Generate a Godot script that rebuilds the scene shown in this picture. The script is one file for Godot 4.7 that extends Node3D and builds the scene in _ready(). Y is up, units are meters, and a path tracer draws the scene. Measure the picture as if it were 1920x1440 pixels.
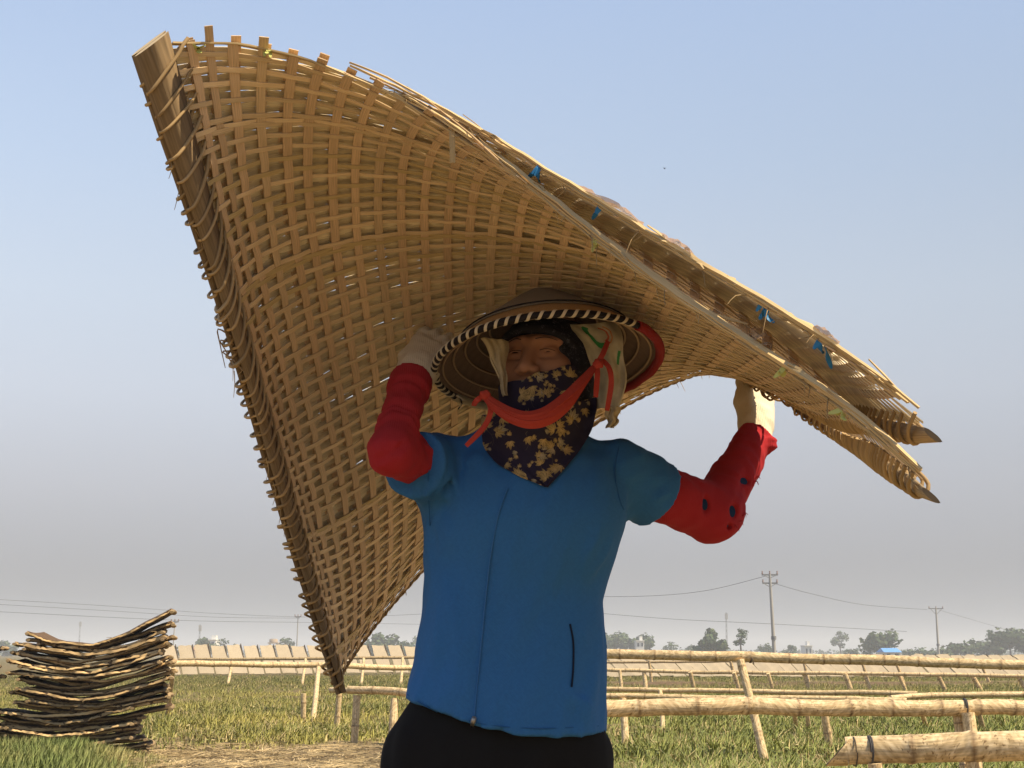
extends Node3D

const FOCAL := 2882.0          # lens, in pixels of a 1920 x 1440 picture
const EYE := 0.895             # height of the lens above the field
var TILT := atan(505.0 / 2882.0)
var rng := RandomNumberGenerator.new()
var used := {}
var M := {}
var noise_a := FastNoiseLite.new()
var noise_b := FastNoiseLite.new()
var base_at := Vector3.ZERO     # meshes of a thing are written in world axes and shifted to its base

# ------------------------------------------------------------------ naming
func numbered(called: String) -> String:
	if not used.has(called):
		used[called] = 0
		return called
	used[called] += 1
	return "%s_%03d" % [called, used[called]]

func tag(o: Node3D, label: String, category: String, group := "", kind := "") -> Node3D:
	if label: o.set_meta("label", label)
	if category: o.set_meta("category", category)
	if group: o.set_meta("group", group)
	if kind: o.set_meta("kind", kind)
	return o

func thing(called: String, at: Vector3, label: String, category: String, group := "") -> Node3D:
	var o := Node3D.new()
	o.name = numbered(called)
	add_child(o)
	o.position = at
	tag(o, label, category, group)
	return o

# a part whose vertices are in world axes: shifted so that it sits under its thing
func part(called: String, mesh: Mesh, mat: Material, parent: Node3D, base := Vector3.ZERO) -> MeshInstance3D:
	var o := MeshInstance3D.new()
	o.name = called
	o.mesh = mesh
	o.material_override = mat
	parent.add_child(o, true)
	o.position = -base
	return o

func single(called: String, mesh: Mesh, mat: Material) -> MeshInstance3D:
	var o := MeshInstance3D.new()
	o.name = numbered(called)
	o.mesh = mesh
	o.material_override = mat
	add_child(o)
	return o

# point that lies `dist` metres ahead and is seen at (px, py) of the 1920 x 1440 frame
func spot(px: float, py: float, dist: float) -> Vector3:
	var x := (px - 960.0) / FOCAL
	var y := (720.0 - py) / FOCAL
	var up := y * cos(TILT) + sin(TILT)
	var ahead := cos(TILT) - y * sin(TILT)
	return Vector3(x / ahead * dist, EYE + up / ahead * dist, -dist)

# ------------------------------------------------------------------ mesh buffer
class Buf:
	var v := PackedVector3Array()
	var n := PackedVector3Array()
	var uv := PackedVector2Array()
	var c := PackedColorArray()
	var ix := PackedInt32Array()
	var col := Color.WHITE
	func vert(p: Vector3, nn: Vector3, u: Vector2) -> int:
		v.append(p); n.append(nn); uv.append(u); c.append(col)
		return v.size() - 1
	func tri(a: int, b: int, d: int) -> void:
		var g := (v[b] - v[a]).cross(v[d] - v[a])
		if g.dot(n[a] + n[b] + n[d]) > 0.0:
			ix.append(a); ix.append(d); ix.append(b)
		else:
			ix.append(a); ix.append(b); ix.append(d)
	func quad(a: Vector3, b: Vector3, d: Vector3, e: Vector3, nn: Vector3, u0 := Vector2.ZERO, u1 := Vector2.ONE) -> void:
		var i := vert(a, nn, u0)
		vert(b, nn, Vector2(u1.x, u0.y)); vert(d, nn, u1); vert(e, nn, Vector2(u0.x, u1.y))
		tri(i, i + 1, i + 2); tri(i, i + 2, i + 3)
	func flat_tri(a: Vector3, b: Vector3, d: Vector3) -> void:
		var nn := (b - a).cross(d - a).normalized()
		var i := vert(a, nn, Vector2(0, 0))
		vert(b, nn, Vector2(1, 0)); vert(d, nn, Vector2(0.5, 1))
		tri(i, i + 1, i + 2)
	# box given by centre, half axes
	func box(o: Vector3, a: Vector3, b: Vector3, d: Vector3) -> void:
		quad(o + d - a - b, o + d + a - b, o + d + a + b, o + d - a + b, d.normalized())
		quad(o - d - a - b, o - d + a - b, o - d + a + b, o - d - a + b, -d.normalized())
		quad(o + a - d - b, o + a + d - b, o + a + d + b, o + a - d + b, a.normalized())
		quad(o - a - d - b, o - a + d - b, o - a + d + b, o - a - d + b, -a.normalized())
		quad(o + b - a - d, o + b + a - d, o + b + a + d, o + b - a + d, b.normalized())
		quad(o - b - a - d, o - b + a - d, o - b + a + d, o - b - a + d, -b.normalized())
	# round tube through points, radius per point; flat = squash along `squash` direction
	func tube(pts: PackedVector3Array, rad: PackedFloat32Array, sides := 8, capped := true, vscale := 1.0, colours: PackedColorArray = PackedColorArray()) -> void:
		var m := pts.size()
		var t0 := (pts[1] - pts[0]).normalized()
		var up := Vector3.UP if absf(t0.y) < 0.9 else Vector3.RIGHT
		var a := t0.cross(up).normalized()
		var run := 0.0
		var keep := col
		var first := v.size()
		for k in m:
			var t := (pts[mini(k + 1, m - 1)] - pts[maxi(k - 1, 0)]).normalized()
			a = (a - t * a.dot(t)).normalized()
			var b := t.cross(a)
			if k > 0: run += pts[k].distance_to(pts[k - 1])
			if colours.size() == m: col = colours[k]
			var slope := 0.0
			if k > 0 and k < m - 1:
				slope = (rad[k + 1] - rad[k - 1]) / maxf(0.0001, pts[k + 1].distance_to(pts[k - 1]))
			for s in sides + 1:
				var an := TAU * s / sides
				var d := a * cos(an) + b * sin(an)
				vert(pts[k] + d * rad[k], (d - t * clampf(slope, -1.5, 1.5)).normalized(), Vector2(float(s) / sides, run * vscale))
		for k in m - 1:
			for s in sides:
				var i := first + k * (sides + 1) + s
				tri(i, i + 1, i + sides + 2); tri(i, i + sides + 2, i + sides + 1)
		if capped:
			for e in 2:
				var k := 0 if e == 0 else m - 1
				var nn := (pts[0] - pts[1]).normalized() if e == 0 else (pts[m - 1] - pts[m - 2]).normalized()
				if colours.size() == m: col = colours[k]
				var c0 := vert(pts[k], nn, Vector2(0.5, 0.5))
				var i0 := v.size()
				for s in sides + 1:
					vert(v[first + k * (sides + 1) + s], nn, Vector2(0.5, 0.5))
				for s in sides: tri(c0, i0 + s, i0 + s + 1)
		col = keep
	# flat strip through points with face normals and half width / thickness; eight vertices a step
	func strip(pts: PackedVector3Array, nor: PackedVector3Array, w: float, h: float, vs := 1.0, taper := 0.0) -> void:
		var m := pts.size()
		var first := v.size()
		var run := 0.0
		for k in m:
			var t := (pts[mini(k + 1, m - 1)] - pts[maxi(k - 1, 0)]).normalized()
			var side := t.cross(nor[k]).normalized()
			var nn := side.cross(t).normalized()
			if k > 0: run += pts[k].distance_to(pts[k - 1])
			var ww := w
			if taper > 0.0:
				var e := minf(k, m - 1 - k) / float(m - 1) * 2.0
				ww = w * (1.0 - taper * pow(1.0 - e, 3.0))
			var p := pts[k]
			var x := run * vs
			vert(p - side * ww + nn * h, nn, Vector2(0.0, x)); vert(p + side * ww + nn * h, nn, Vector2(0.4, x))
			vert(p + side * ww + nn * h, side, Vector2(0.4, x)); vert(p + side * ww - nn * h, side, Vector2(0.5, x))
			vert(p + side * ww - nn * h, -nn, Vector2(0.5, x)); vert(p - side * ww - nn * h, -nn, Vector2(0.9, x))
			vert(p - side * ww - nn * h, -side, Vector2(0.9, x)); vert(p - side * ww + nn * h, -side, Vector2(1.0, x))
		for k in m - 1:
			for f in 4:
				var i := first + k * 8 + f * 2
				tri(i, i + 1, i + 9); tri(i, i + 9, i + 8)
		for e in 2:
			var k := first if e == 0 else first + (m - 1) * 8
			var nn := (pts[0] - pts[1]).normalized() if e == 0 else (pts[m - 1] - pts[m - 2]).normalized()
			quad(v[k], v[k + 1], v[k + 3], v[k + 5], nn, Vector2(0, run), Vector2(0.4, run + 0.01))
	# smooth sheet from a grid of points (row by row), with thickness along its normals
	func sheet(g: PackedVector3Array, nu: int, nv: int, thick: float, us := 1.0, vs := 1.0) -> void:
		var nor := PackedVector3Array()
		for j in nv:
			for i in nu:
				var du := g[j * nu + mini(i + 1, nu - 1)] - g[j * nu + maxi(i - 1, 0)]
				var dv := g[mini(j + 1, nv - 1) * nu + i] - g[maxi(j - 1, 0) * nu + i]
				nor.append(du.cross(dv).normalized())
		for f in 2:
			var sg := 1.0 if f == 0 else -1.0
			var o := v.size()
			for j in nv:
				for i in nu:
					vert(g[j * nu + i] + nor[j * nu + i] * thick * 0.5 * sg, nor[j * nu + i] * sg, Vector2(us * i / (nu - 1.0), vs * j / (nv - 1.0)))
			for j in nv - 1:
				for i in nu - 1:
					var q := o + j * nu + i
					tri(q, q + 1, q + nu + 1); tri(q, q + nu + 1, q + nu)
		# rim
		var ring := PackedInt32Array()
		for i in nu: ring.append(i)
		for j in range(1, nv): ring.append(j * nu + nu - 1)
		for i in range(nu - 2, -1, -1): ring.append((nv - 1) * nu + i)
		for j in range(nv - 2, 0, -1): ring.append(j * nu)
		for k in ring.size():
			var a := ring[k]
			var b := ring[(k + 1) % ring.size()]
			var out := (g[b] - g[a]).cross(nor[a]).normalized()
			quad(g[a] + nor[a] * thick * 0.5, g[b] + nor[b] * thick * 0.5, g[b] - nor[b] * thick * 0.5, g[a] - nor[a] * thick * 0.5, out, Vector2(0, 0), Vector2(0.05, 0.02))
	func mesh() -> ArrayMesh:
		var a := []
		a.resize(Mesh.ARRAY_MAX)
		a[Mesh.ARRAY_VERTEX] = v; a[Mesh.ARRAY_NORMAL] = n; a[Mesh.ARRAY_TEX_UV] = uv
		a[Mesh.ARRAY_COLOR] = c; a[Mesh.ARRAY_INDEX] = ix
		var m := ArrayMesh.new()
		m.add_surface_from_arrays(Mesh.PRIMITIVE_TRIANGLES, a)
		return m

# ------------------------------------------------------------------ signed distances and surface nets
func smin(a: float, b: float, k: float) -> float:
	var h := maxf(k - absf(a - b), 0.0) / k
	return minf(a, b) - h * h * k * 0.25

func smax(a: float, b: float, k: float) -> float:
	return -smin(-a, -b, k)

func cone(p: Vector3, a: Vector3, b: Vector3, ra: float, rb: float) -> float:
	var d := b - a
	var t := clampf((p - a).dot(d) / d.length_squared(), 0.0, 1.0)
	return (p - a - d * t).length() - lerpf(ra, rb, t)

func egg(p: Vector3, o: Vector3, r: Vector3) -> float:
	var q := p - o
	var k0 := (q / r).length()
	var k1 := (q / (r * r)).length()
	return k0 * (k0 - 1.0) / maxf(k1, 0.0001)

func nets(f: Callable, lo: Vector3, hi: Vector3, c: float, buf: Buf, uvs := 1.0) -> void:
	var nx := int(ceil((hi.x - lo.x) / c)) + 1
	var ny := int(ceil((hi.y - lo.y) / c)) + 1
	var nz := int(ceil((hi.z - lo.z) / c)) + 1
	var val := PackedFloat32Array()
	val.resize(nx * ny * nz)
	val.fill(1.0)
	var bs := 5
	var reach := bs * c * 0.866 * 1.35 + c
	for bz in range(0, nz, bs):
		for by in range(0, ny, bs):
			for bx in range(0, nx, bs):
				var mid := lo + Vector3(bx + bs * 0.5, by + bs * 0.5, bz + bs * 0.5) * c
				var d: float = f.call(mid)
				var far := absf(d) > reach
				for k in range(bz, mini(bz + bs, nz)):
					for j in range(by, mini(by + bs, ny)):
						for i in range(bx, mini(bx + bs, nx)):
							val[(k * ny + j) * nx + i] = d if far else f.call(lo + Vector3(i, j, k) * c)
	var id := PackedInt32Array()
	id.resize(nx * ny * nz)
	id.fill(-1)
	var off := [0, 1, nx, nx + 1, nx * ny, nx * ny + 1, nx * ny + nx, nx * ny + nx + 1]
	var edges := [[0, 1], [2, 3], [4, 5], [6, 7], [0, 2], [1, 3], [4, 6], [5, 7], [0, 4], [1, 5], [2, 6], [3, 7]]
	var cor := [Vector3(0, 0, 0), Vector3(1, 0, 0), Vector3(0, 1, 0), Vector3(1, 1, 0), Vector3(0, 0, 1), Vector3(1, 0, 1), Vector3(0, 1, 1), Vector3(1, 1, 1)]
	var pts := PackedVector3Array()
	for k in nz - 1:
		for j in ny - 1:
			var row := (k * ny + j) * nx
			for i in nx - 1:
				var q := row + i
				var s := val[q] < 0.0
				if (val[q + 1] < 0.0) == s and (val[q + nx] < 0.0) == s and (val[q + nx + 1] < 0.0) == s and (val[q + off[4]] < 0.0) == s and (val[q + off[5]] < 0.0) == s and (val[q + off[6]] < 0.0) == s and (val[q + off[7]] < 0.0) == s:
					continue
				var sum := Vector3.ZERO
				var cnt := 0
				for e in edges:
					var va := val[q + off[e[0]]]
					var vb := val[q + off[e[1]]]
					if (va < 0.0) != (vb < 0.0):
						sum += cor[e[0]].lerp(cor[e[1]], va / (va - vb))
						cnt += 1
				id[q] = pts.size()
				pts.append(lo + (Vector3(i, j, k) + sum / cnt) * c)
	var nor := PackedVector3Array()
	nor.resize(pts.size())
	var quads := PackedInt32Array()
	var steps := [1, nx, nx * ny]
	for k in range(1, nz - 1):
		for j in range(1, ny - 1):
			for i in range(1, nx - 1):
				var q := (k * ny + j) * nx + i
				var s := val[q] < 0.0
				for ax in 3:
					if (val[q + steps[ax]] < 0.0) == s: continue
					var u: int = steps[(ax + 1) % 3]
					var w: int = steps[(ax + 2) % 3]
					var a := id[q - u - w]
					var b := id[q - w]
					var d := id[q]
					var e := id[q - u]
					if a < 0 or b < 0 or d < 0 or e < 0: continue
					if not s:
						var tmp := b
						b = e
						e = tmp
					var g := (pts[d] - pts[a]).cross(pts[e] - pts[b])
					nor[a] += g; nor[b] += g; nor[d] += g; nor[e] += g
					quads.append(a); quads.append(b); quads.append(d); quads.append(e)
	var o := buf.v.size()
	for i in pts.size():
		buf.vert(pts[i], nor[i].normalized(), Vector2(pts[i].x, -pts[i].y) * uvs)
	for i in range(0, quads.size(), 4):
		buf.tri(o + quads[i], o + quads[i + 1], o + quads[i + 2])
		buf.tri(o + quads[i], o + quads[i + 2], o + quads[i + 3])

func bez(pts: Array, n: int) -> PackedVector3Array:     # smooth curve through points
	var cv := Curve3D.new()
	for i in pts.size():
		var a: Vector3 = pts[maxi(i - 1, 0)]
		var b: Vector3 = pts[mini(i + 1, pts.size() - 1)]
		var t := (b - a) / 6.0
		cv.add_point(pts[i], -t, t)
	var out := PackedVector3Array()
	var l := cv.get_baked_length()
	for i in n: out.append(cv.sample_baked(l * i / (n - 1.0), true))
	return out

func radii(n: int, a: float, b: float) -> PackedFloat32Array:
	var r := PackedFloat32Array()
	for i in n: r.append(lerpf(a, b, i / (n - 1.0)))
	return r

# ------------------------------------------------------------------ materials
func lin(r: float, g: float, b: float) -> Color:
	return Color(r, g, b).linear_to_srgb()

func mat(called: String, c: Color, rough := 0.9, extra := {}) -> StandardMaterial3D:
	var m := StandardMaterial3D.new()
	m.albedo_color = c
	m.roughness = rough
	m.metallic_specular = 0.3
	for k in extra: m.set(k, extra[k])
	M[called] = m
	return m

func tex(w: int, h: int, f: Callable) -> ImageTexture:
	var im := Image.create(w, h, false, Image.FORMAT_RGB8)
	for y in h:
		for x in w:
			im.set_pixel(x, y, f.call(x, y))
	return ImageTexture.create_from_image(im)

func bump(w: int, h: int, f: Callable, power := 2.0) -> ImageTexture:
	var im := Image.create(w, h, false, Image.FORMAT_RGB8)
	for y in h:
		for x in w:
			var g: float = f.call(x, y)
			im.set_pixel(x, y, Color(g, g, g))
	im.bump_map_to_normal_map(power)
	return ImageTexture.create_from_image(im)

# noise that repeats over w x h
func loopn(n: FastNoiseLite, x: float, y: float, w: float, h: float, sx: float, sy: float) -> float:
	var a := TAU * x / w
	var b := TAU * y / h
	return n.get_noise_3d(cos(a) * sx + 7.0, sin(a) * sx + cos(b) * sy, sin(b) * sy + 3.0)

func make_materials() -> void:
	noise_a.seed = 11; noise_a.frequency = 1.0; noise_a.fractal_octaves = 4
	noise_b.seed = 23; noise_b.frequency = 1.0; noise_b.fractal_octaves = 2
	# grain that runs along a strip (v), fine across it (u)
	var grain := tex(64, 256, func(x, y):
		var g := 0.92 + 0.16 * loopn(noise_a, x, y, 64, 256, 5.0, 0.9) + 0.12 * loopn(noise_b, x, y, 64, 256, 9.0, 2.2)
		g = clampf(g, 0.45, 1.0)
		return Color(g, g * 0.985, g * 0.96))
	var grain_n := bump(64, 256, func(x, y): return 0.5 + 0.4 * loopn(noise_b, x, y, 64, 256, 8.0, 0.7), 1.5)
	var strip := {"albedo_texture": grain, "vertex_color_use_as_albedo": true, "normal_enabled": true, "normal_texture": grain_n, "normal_scale": 0.6}
	strip["backlight_enabled"] = true
	strip["backlight"] = Color(0.22, 0.22, 0.21)
	mat("warp", Color(0.98, 0.97, 0.96), 0.75, strip)
	mat("weft", Color(1.0, 0.98, 0.95), 0.7, strip)
	strip["backlight"] = Color(0.55, 0.55, 0.53)
	mat("thin_weft", Color(1.0, 0.98, 0.95), 0.7, strip)
	strip["backlight_enabled"] = false
	mat("plank", Color(0.95, 0.95, 0.95), 0.8, strip)
	# bamboo pole: streaks along, mottles, dark specks
	var pole := tex(128, 512, func(x, y):
		var s := loopn(noise_a, x, y, 128, 512, 4.0, 0.7)
		var b := loopn(noise_b, x, y, 128, 512, 1.4, 3.0)
		var d := clampf((loopn(noise_a, x, y, 128, 512, 2.6, 6.0) - 0.28) * 4.0, 0.0, 1.0)
		var g := clampf(0.86 + 0.22 * s + 0.16 * b, 0.4, 1.0)
		return Color(g, g * (0.965 + 0.03 * b), g * (0.90 + 0.08 * b)).lerp(Color(0.42, 0.35, 0.27), d * 0.65))
	var pole_n := bump(128, 512, func(x, y): return 0.5 + 0.4 * loopn(noise_a, x, y, 128, 512, 4.0, 1.2), 2.0)
	mat("pole", Color(1, 1, 1), 0.55, {"albedo_texture": pole, "vertex_color_use_as_albedo": true, "normal_enabled": true, "normal_texture": pole_n, "normal_scale": 0.5})
	# cloths
	var knit := bump(64, 64, func(x, y): return 0.5 + 0.3 * sin(x * TAU / 8.0) * (0.7 + 0.3 * sin(y * TAU / 8.0)) + 0.15 * loopn(noise_b, x, y, 64, 64, 3.0, 3.0), 3.0)
	var weave := bump(64, 64, func(x, y): return 0.5 + 0.25 * sin(x * TAU / 4.0) * sin(y * TAU / 4.0) + 0.2 * loopn(noise_a, x, y, 64, 64, 2.0, 2.0), 2.0)
	var soft := tex(128, 128, func(x, y):
		var g := clampf(0.94 + 0.06 * loopn(noise_a, x, y, 128, 128, 2.0, 2.0) + 0.04 * loopn(noise_b, x, y, 128, 128, 9.0, 9.0), 0.0, 1.0)
		return Color(g, g, g))
	var tri := {"uv1_triplanar": true, "uv1_scale": Vector3(12, 12, 12), "normal_enabled": true, "normal_texture": weave, "normal_scale": 0.3, "albedo_texture": soft}
	mat("jacket", lin(0.033, 0.145, 0.365), 0.85, tri)
	mat("seam", lin(0.018, 0.09, 0.24), 0.8)
	mat("zip", lin(0.027, 0.12, 0.31), 0.5)
	mat("pocket", lin(0.006, 0.012, 0.03), 0.9)
	mat("metal", lin(0.35, 0.33, 0.3), 0.35, {"metallic": 0.8})
	mat("trousers", lin(0.0105, 0.0095, 0.0095), 0.95, tri)
	var kn := {"uv1_triplanar": true, "uv1_scale": Vector3(34, 34, 34), "normal_enabled": true, "normal_texture": knit, "normal_scale": 0.5, "albedo_texture": soft}
	mat("red_knit", lin(0.37, 0.020, 0.026), 0.95, kn)
	mat("navy_knit", lin(0.012, 0.035, 0.09), 0.95, kn)
	mat("glove", lin(0.72, 0.63, 0.47), 0.95, kn)
	mat("red_binding", lin(0.26, 0.020, 0.020), 0.9, tri)
	mat("red_cloth", lin(0.44, 0.052, 0.032), 0.9, tri)
	mat("cream_cloth", lin(0.46, 0.37, 0.235), 0.95, tri)
	mat("skin", lin(0.33, 0.160, 0.092), 0.6, {"subsurf_scatter_enabled": true, "subsurf_scatter_strength": 0.05})
	mat("eye", lin(0.02, 0.012, 0.01), 0.2)
	mat("brow", lin(0.03, 0.022, 0.02), 0.9)
	mat("shoe", lin(0.02, 0.02, 0.022), 0.7)
	mat("hat_straw", lin(0.42, 0.26, 0.11), 0.8, {"albedo_texture": grain, "normal_enabled": true, "normal_texture": grain_n, "uv1_scale": Vector3(30, 1, 1)})
	mat("hat_grey", lin(0.26, 0.22, 0.165), 0.9, tri)
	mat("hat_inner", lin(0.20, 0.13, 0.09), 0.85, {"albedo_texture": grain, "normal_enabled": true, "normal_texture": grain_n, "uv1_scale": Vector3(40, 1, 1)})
	mat("hat_ring", lin(0.30, 0.2, 0.12), 0.8)
	mat("black_cord", lin(0.012, 0.008, 0.009), 0.7)
	mat("cream_cord", lin(0.55, 0.46, 0.33), 0.8)
	mat("blue_twine", lin(0.03, 0.19, 0.42), 0.45)
	mat("green_leaf", lin(0.50, 0.50, 0.16), 0.7, {"backlight_enabled": true, "backlight": Color(0.3, 0.3, 0.1)})
	mat("film", Color(0.66, 0.54, 0.42, 0.5), 0.3, {"transparency": BaseMaterial3D.TRANSPARENCY_ALPHA})
	mat("wire", lin(0.05, 0.045, 0.045), 0.6)
	mat("concrete", lin(0.36, 0.34, 0.31), 0.9)
	mat("steel", lin(0.2, 0.2, 0.2), 0.6)
	mat("ceramic", lin(0.3, 0.2, 0.17), 0.4)
	mat("leaf", Color(1, 1, 1), 0.8, {"vertex_color_use_as_albedo": true, "backlight_enabled": true, "backlight": Color(0.25, 0.3, 0.1)})
	mat("bark", lin(0.10, 0.075, 0.05), 0.95)
	mat("wall_white", lin(0.7, 0.68, 0.63), 0.9)
	mat("wall_tan", lin(0.40, 0.3, 0.2), 0.9)
	mat("roof_red", lin(0.35, 0.12, 0.07), 0.85)
	mat("roof_blue", lin(0.12, 0.3, 0.6), 0.5)
	mat("pane", lin(0.05, 0.06, 0.07), 0.2)

# ------------------------------------------------------------------ the scene
func _ready() -> void:
	rng.seed = 4711
	# camera
	var cam := Camera3D.new()
	cam.name = "camera"
	cam.fov = rad_to_deg(2.0 * atan(720.0 / FOCAL))
	cam.near = 0.05
	cam.far = 6000.0
	add_child(cam)
	cam.position = Vector3(0, EYE, 0)
	cam.rotation.x = TILT
	cam.current = true
	# sky, haze, exposure
	var env := Environment.new()
	env.background_mode = Environment.BG_SKY
	var sky := Sky.new()
	var pano := PanoramaSkyMaterial.new()
	pano.panorama = make_sky()
	pano.energy_multiplier = 1.0
	sky.sky_material = pano
	env.sky = sky
	env.background_energy_multiplier = 1.0
	env.ambient_light_source = Environment.AMBIENT_SOURCE_SKY
	env.tonemap_mode = Environment.TONE_MAPPER_LINEAR
	env.tonemap_exposure = 1.7
	env.sdfgi_enabled = true
	env.ssao_enabled = true
	env.ssil_enabled = true
	env.fog_enabled = true
	env.fog_density = 0.00085
	env.fog_light_color = Color(0.74, 0.745, 0.75)
	var we := WorldEnvironment.new()
	we.name = "environment"
	we.environment = env
	add_child(we)
	# sun: high, to the right and a little behind the lens
	var sun := DirectionalLight3D.new()
	sun.name = "sun"
	sun.light_energy = 1.6
	sun.light_color = Color(1.0, 0.93, 0.80)
	sun.light_angular_distance = 0.6
	sun.shadow_enabled = true
	add_child(sun)
	var el := deg_to_rad(57.0)
	var az := deg_to_rad(72.0)      # from straight behind the lens towards the right
	var to_sun := Vector3(sin(az) * cos(el), sin(el), cos(az) * cos(el))
	sun.look_at_from_position(Vector3.ZERO, -to_sun, Vector3.UP)

	make_materials()
	build_ground()
	build_far()
	build_panels()
	build_racks()
	build_piles()
	build_grass()
	build_mats()
	build_person()

func make_sky() -> ImageTexture:
	var w := 512
	var h := 256
	var im := Image.create(w, h, false, Image.FORMAT_RGBF)
	# colours by height above the horizon (degrees), as seen in clear, dusty spring air
	var stops := [[-90.0, lin_of(120, 112, 98)], [-2.0, lin_of(164, 163, 161)], [0.0, lin_of(148, 148, 148)], [3.0, lin_of(166, 167, 171)], [6.0, lin_of(187, 190, 198)], [9.5, lin_of(199, 207, 220)], [13.0, lin_of(198, 211, 228)], [18.0, lin_of(186, 205, 231)], [24.5, lin_of(175, 197, 231)], [45.0, lin_of(145, 178, 228)], [90.0, lin_of(105, 146, 212)]]
	for y in h:
		var e := 90.0 - 180.0 * (y + 0.5) / h
		var c: Color = stops[stops.size() - 1][1]
		for k in stops.size() - 1:
			if e >= stops[k][0] and e <= stops[k + 1][0]:
				var t: float = (e - stops[k][0]) / (stops[k + 1][0] - stops[k][0])
				c = stops[k][1].lerp(stops[k + 1][1], t)
		for x in w:
			var a := TAU * x / w
			var dir := Vector3(cos(a), 0, sin(a))
			var cl := noise_a.get_noise_3d(dir.x * 2.2, e * 0.10, dir.z * 2.2)
			var veil := clampf(cl * 0.5 + 0.12, 0.0, 0.35) * clampf(1.0 - absf(e - 13.0) / 12.0, 0.0, 1.0)
			var side := clampf(sin(a), -0.36, 0.36) * smoothstep(0.0, 9.0, e) * (1.0 - smoothstep(16.0, 30.0, e))
			im.set_pixel(x, y, c.lerp(Color(0.66, 0.70, 0.76), veil * 0.7) * (1.0 - 0.28 * side) / 1.7)
	return ImageTexture.create_from_image(im)

func lin_of(r: int, g: int, b: int) -> Color:
	return Color(r / 255.0, g / 255.0, b / 255.0).srgb_to_linear()

# ------------------------------------------------------------------ ground
# how the field is covered at a point: 0 bare straw and soil, 1 thick green
func cover(x: float, d: float) -> float:
	var g := 0.64 + 0.55 * noise_a.get_noise_2d(x * 0.30, d * 0.30) + 0.45 * noise_b.get_noise_2d(x * 0.11 + 9.0, d * 0.16)
	if d > 44.0 and d < 50.0 and x > 2.0: g -= 0.55                        # turned earth in front of the far panels
	if d < 17.0 and x < -0.6: g -= clampf((16.2 - d) / 2.6, 0.0, 1.0) * 0.75   # trodden straw by the pile
	if d < 14.5 and x > -0.6: g -= clampf((14.0 - d) / 1.6, 0.0, 1.0) * 0.30
	return clampf(g, 0.0, 1.0)

func build_ground() -> void:
	var b := Buf.new()
	var rows := PackedFloat32Array([-30.0, -10.0, -3.0, 0.0, 2.0, 4.0, 6.0])
	var d := 7.0
	while d < 70.0:
		rows.append(d)
		d += 0.35 if d < 24.0 else 1.0
	for q in [75.0, 85.0, 100.0, 130.0, 180.0, 260.0, 400.0, 700.0, 1200.0, 2400.0]: rows.append(q)
	var cols := 72
	for j in rows.size():
		var dd := rows[j]
		var half := maxf(14.0, absf(dd) * 0.62)
		if dd > 300.0: half = dd * 2.0
		for i in cols:
			var x := lerpf(-half, half, i / (cols - 1.0))
			var y := 0.035 * noise_a.get_noise_2d(x * 0.5, dd * 0.5) if dd > 8.0 and dd < 65.0 else 0.0
			if dd > 8.0 and dd < 13.0 and x < -1.6:      # low bank in front of the pile
				y += 0.16 * clampf((-x - 1.6) / 1.6, 0.0, 1.0) * sin(PI * (dd - 8.0) / 5.0)
			var g := cover(x, dd)
			var c := (Color(0.40, 0.31, 0.195) if dd < 9.0 else Color(0.27, 0.20, 0.118)).lerp(Color(0.30, 0.25, 0.13) if dd < 9.0 else Color(0.20, 0.18, 0.070), g)
			if dd > 44.0 and dd < 50.0 and x > 2.0: c = Color(0.20, 0.125, 0.075).lerp(c, 0.35)
			b.col = c
			b.vert(Vector3(x, y, -dd), Vector3.UP, Vector2(x, dd))
	for j in rows.size() - 1:
		for i in cols - 1:
			var q := j * cols + i
			b.tri(q, q + 1, q + cols + 1); b.tri(q, q + cols + 1, q + cols)
	var dirt := tex(256, 256, func(x, y):
		var g := clampf(0.80 + 0.35 * loopn(noise_a, x, y, 256, 256, 3.0, 3.0) + 0.25 * loopn(noise_b, x, y, 256, 256, 11.0, 11.0), 0.3, 1.0)
		return Color(g, g * 0.98, g * 0.93))
	var dn := bump(256, 256, func(x, y): return 0.5 + 0.5 * loopn(noise_a, x, y, 256, 256, 6.0, 6.0), 5.0)
	mat("ground", Color(1, 1, 1), 0.98, {"albedo_texture": dirt, "vertex_color_use_as_albedo": true, "uv1_scale": Vector3(0.45, 0.45, 0.45), "normal_enabled": true, "normal_texture": dn})
	var o := single("ground", b.mesh(), M["ground"])
	o.set_meta("kind", "structure")

func ground_y(x: float, d: float) -> float:
	var y := 0.035 * noise_a.get_noise_2d(x * 0.5, d * 0.5) if d > 8.0 and d < 65.0 else 0.0
	if d > 8.0 and d < 13.0 and x < -1.6:
		y += 0.16 * clampf((-x - 1.6) / 1.6, 0.0, 1.0) * sin(PI * (d - 8.0) / 5.0)
	return y

func blade(b: Buf, root: Vector3, lean: Vector3, h: float, w: float, c: Color) -> void:
	var side := lean.cross(Vector3.UP)
	side = (side if side.length() > 0.01 else Vector3.RIGHT).normalized()
	var mid := root + Vector3.UP * h * 0.6 + lean * 0.35
	var tip := root + Vector3.UP * h + lean
	var nn := (Vector3.UP * 0.6 + lean.normalized() * 0.5).normalized()
	b.col = c
	var i := b.vert(root - side * w * 0.5, nn, Vector2(0, 1))
	b.vert(root + side * w * 0.5, nn, Vector2(1, 1))
	b.vert(mid + side * w * 0.42, nn, Vector2(1, 0.4))
	b.vert(mid - side * w * 0.42, nn, Vector2(0, 0.4))
	b.vert(tip, nn, Vector2(0.5, 0))
	b.tri(i, i + 1, i + 2); b.tri(i, i + 2, i + 3); b.tri(i + 3, i + 2, i + 4)

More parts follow.
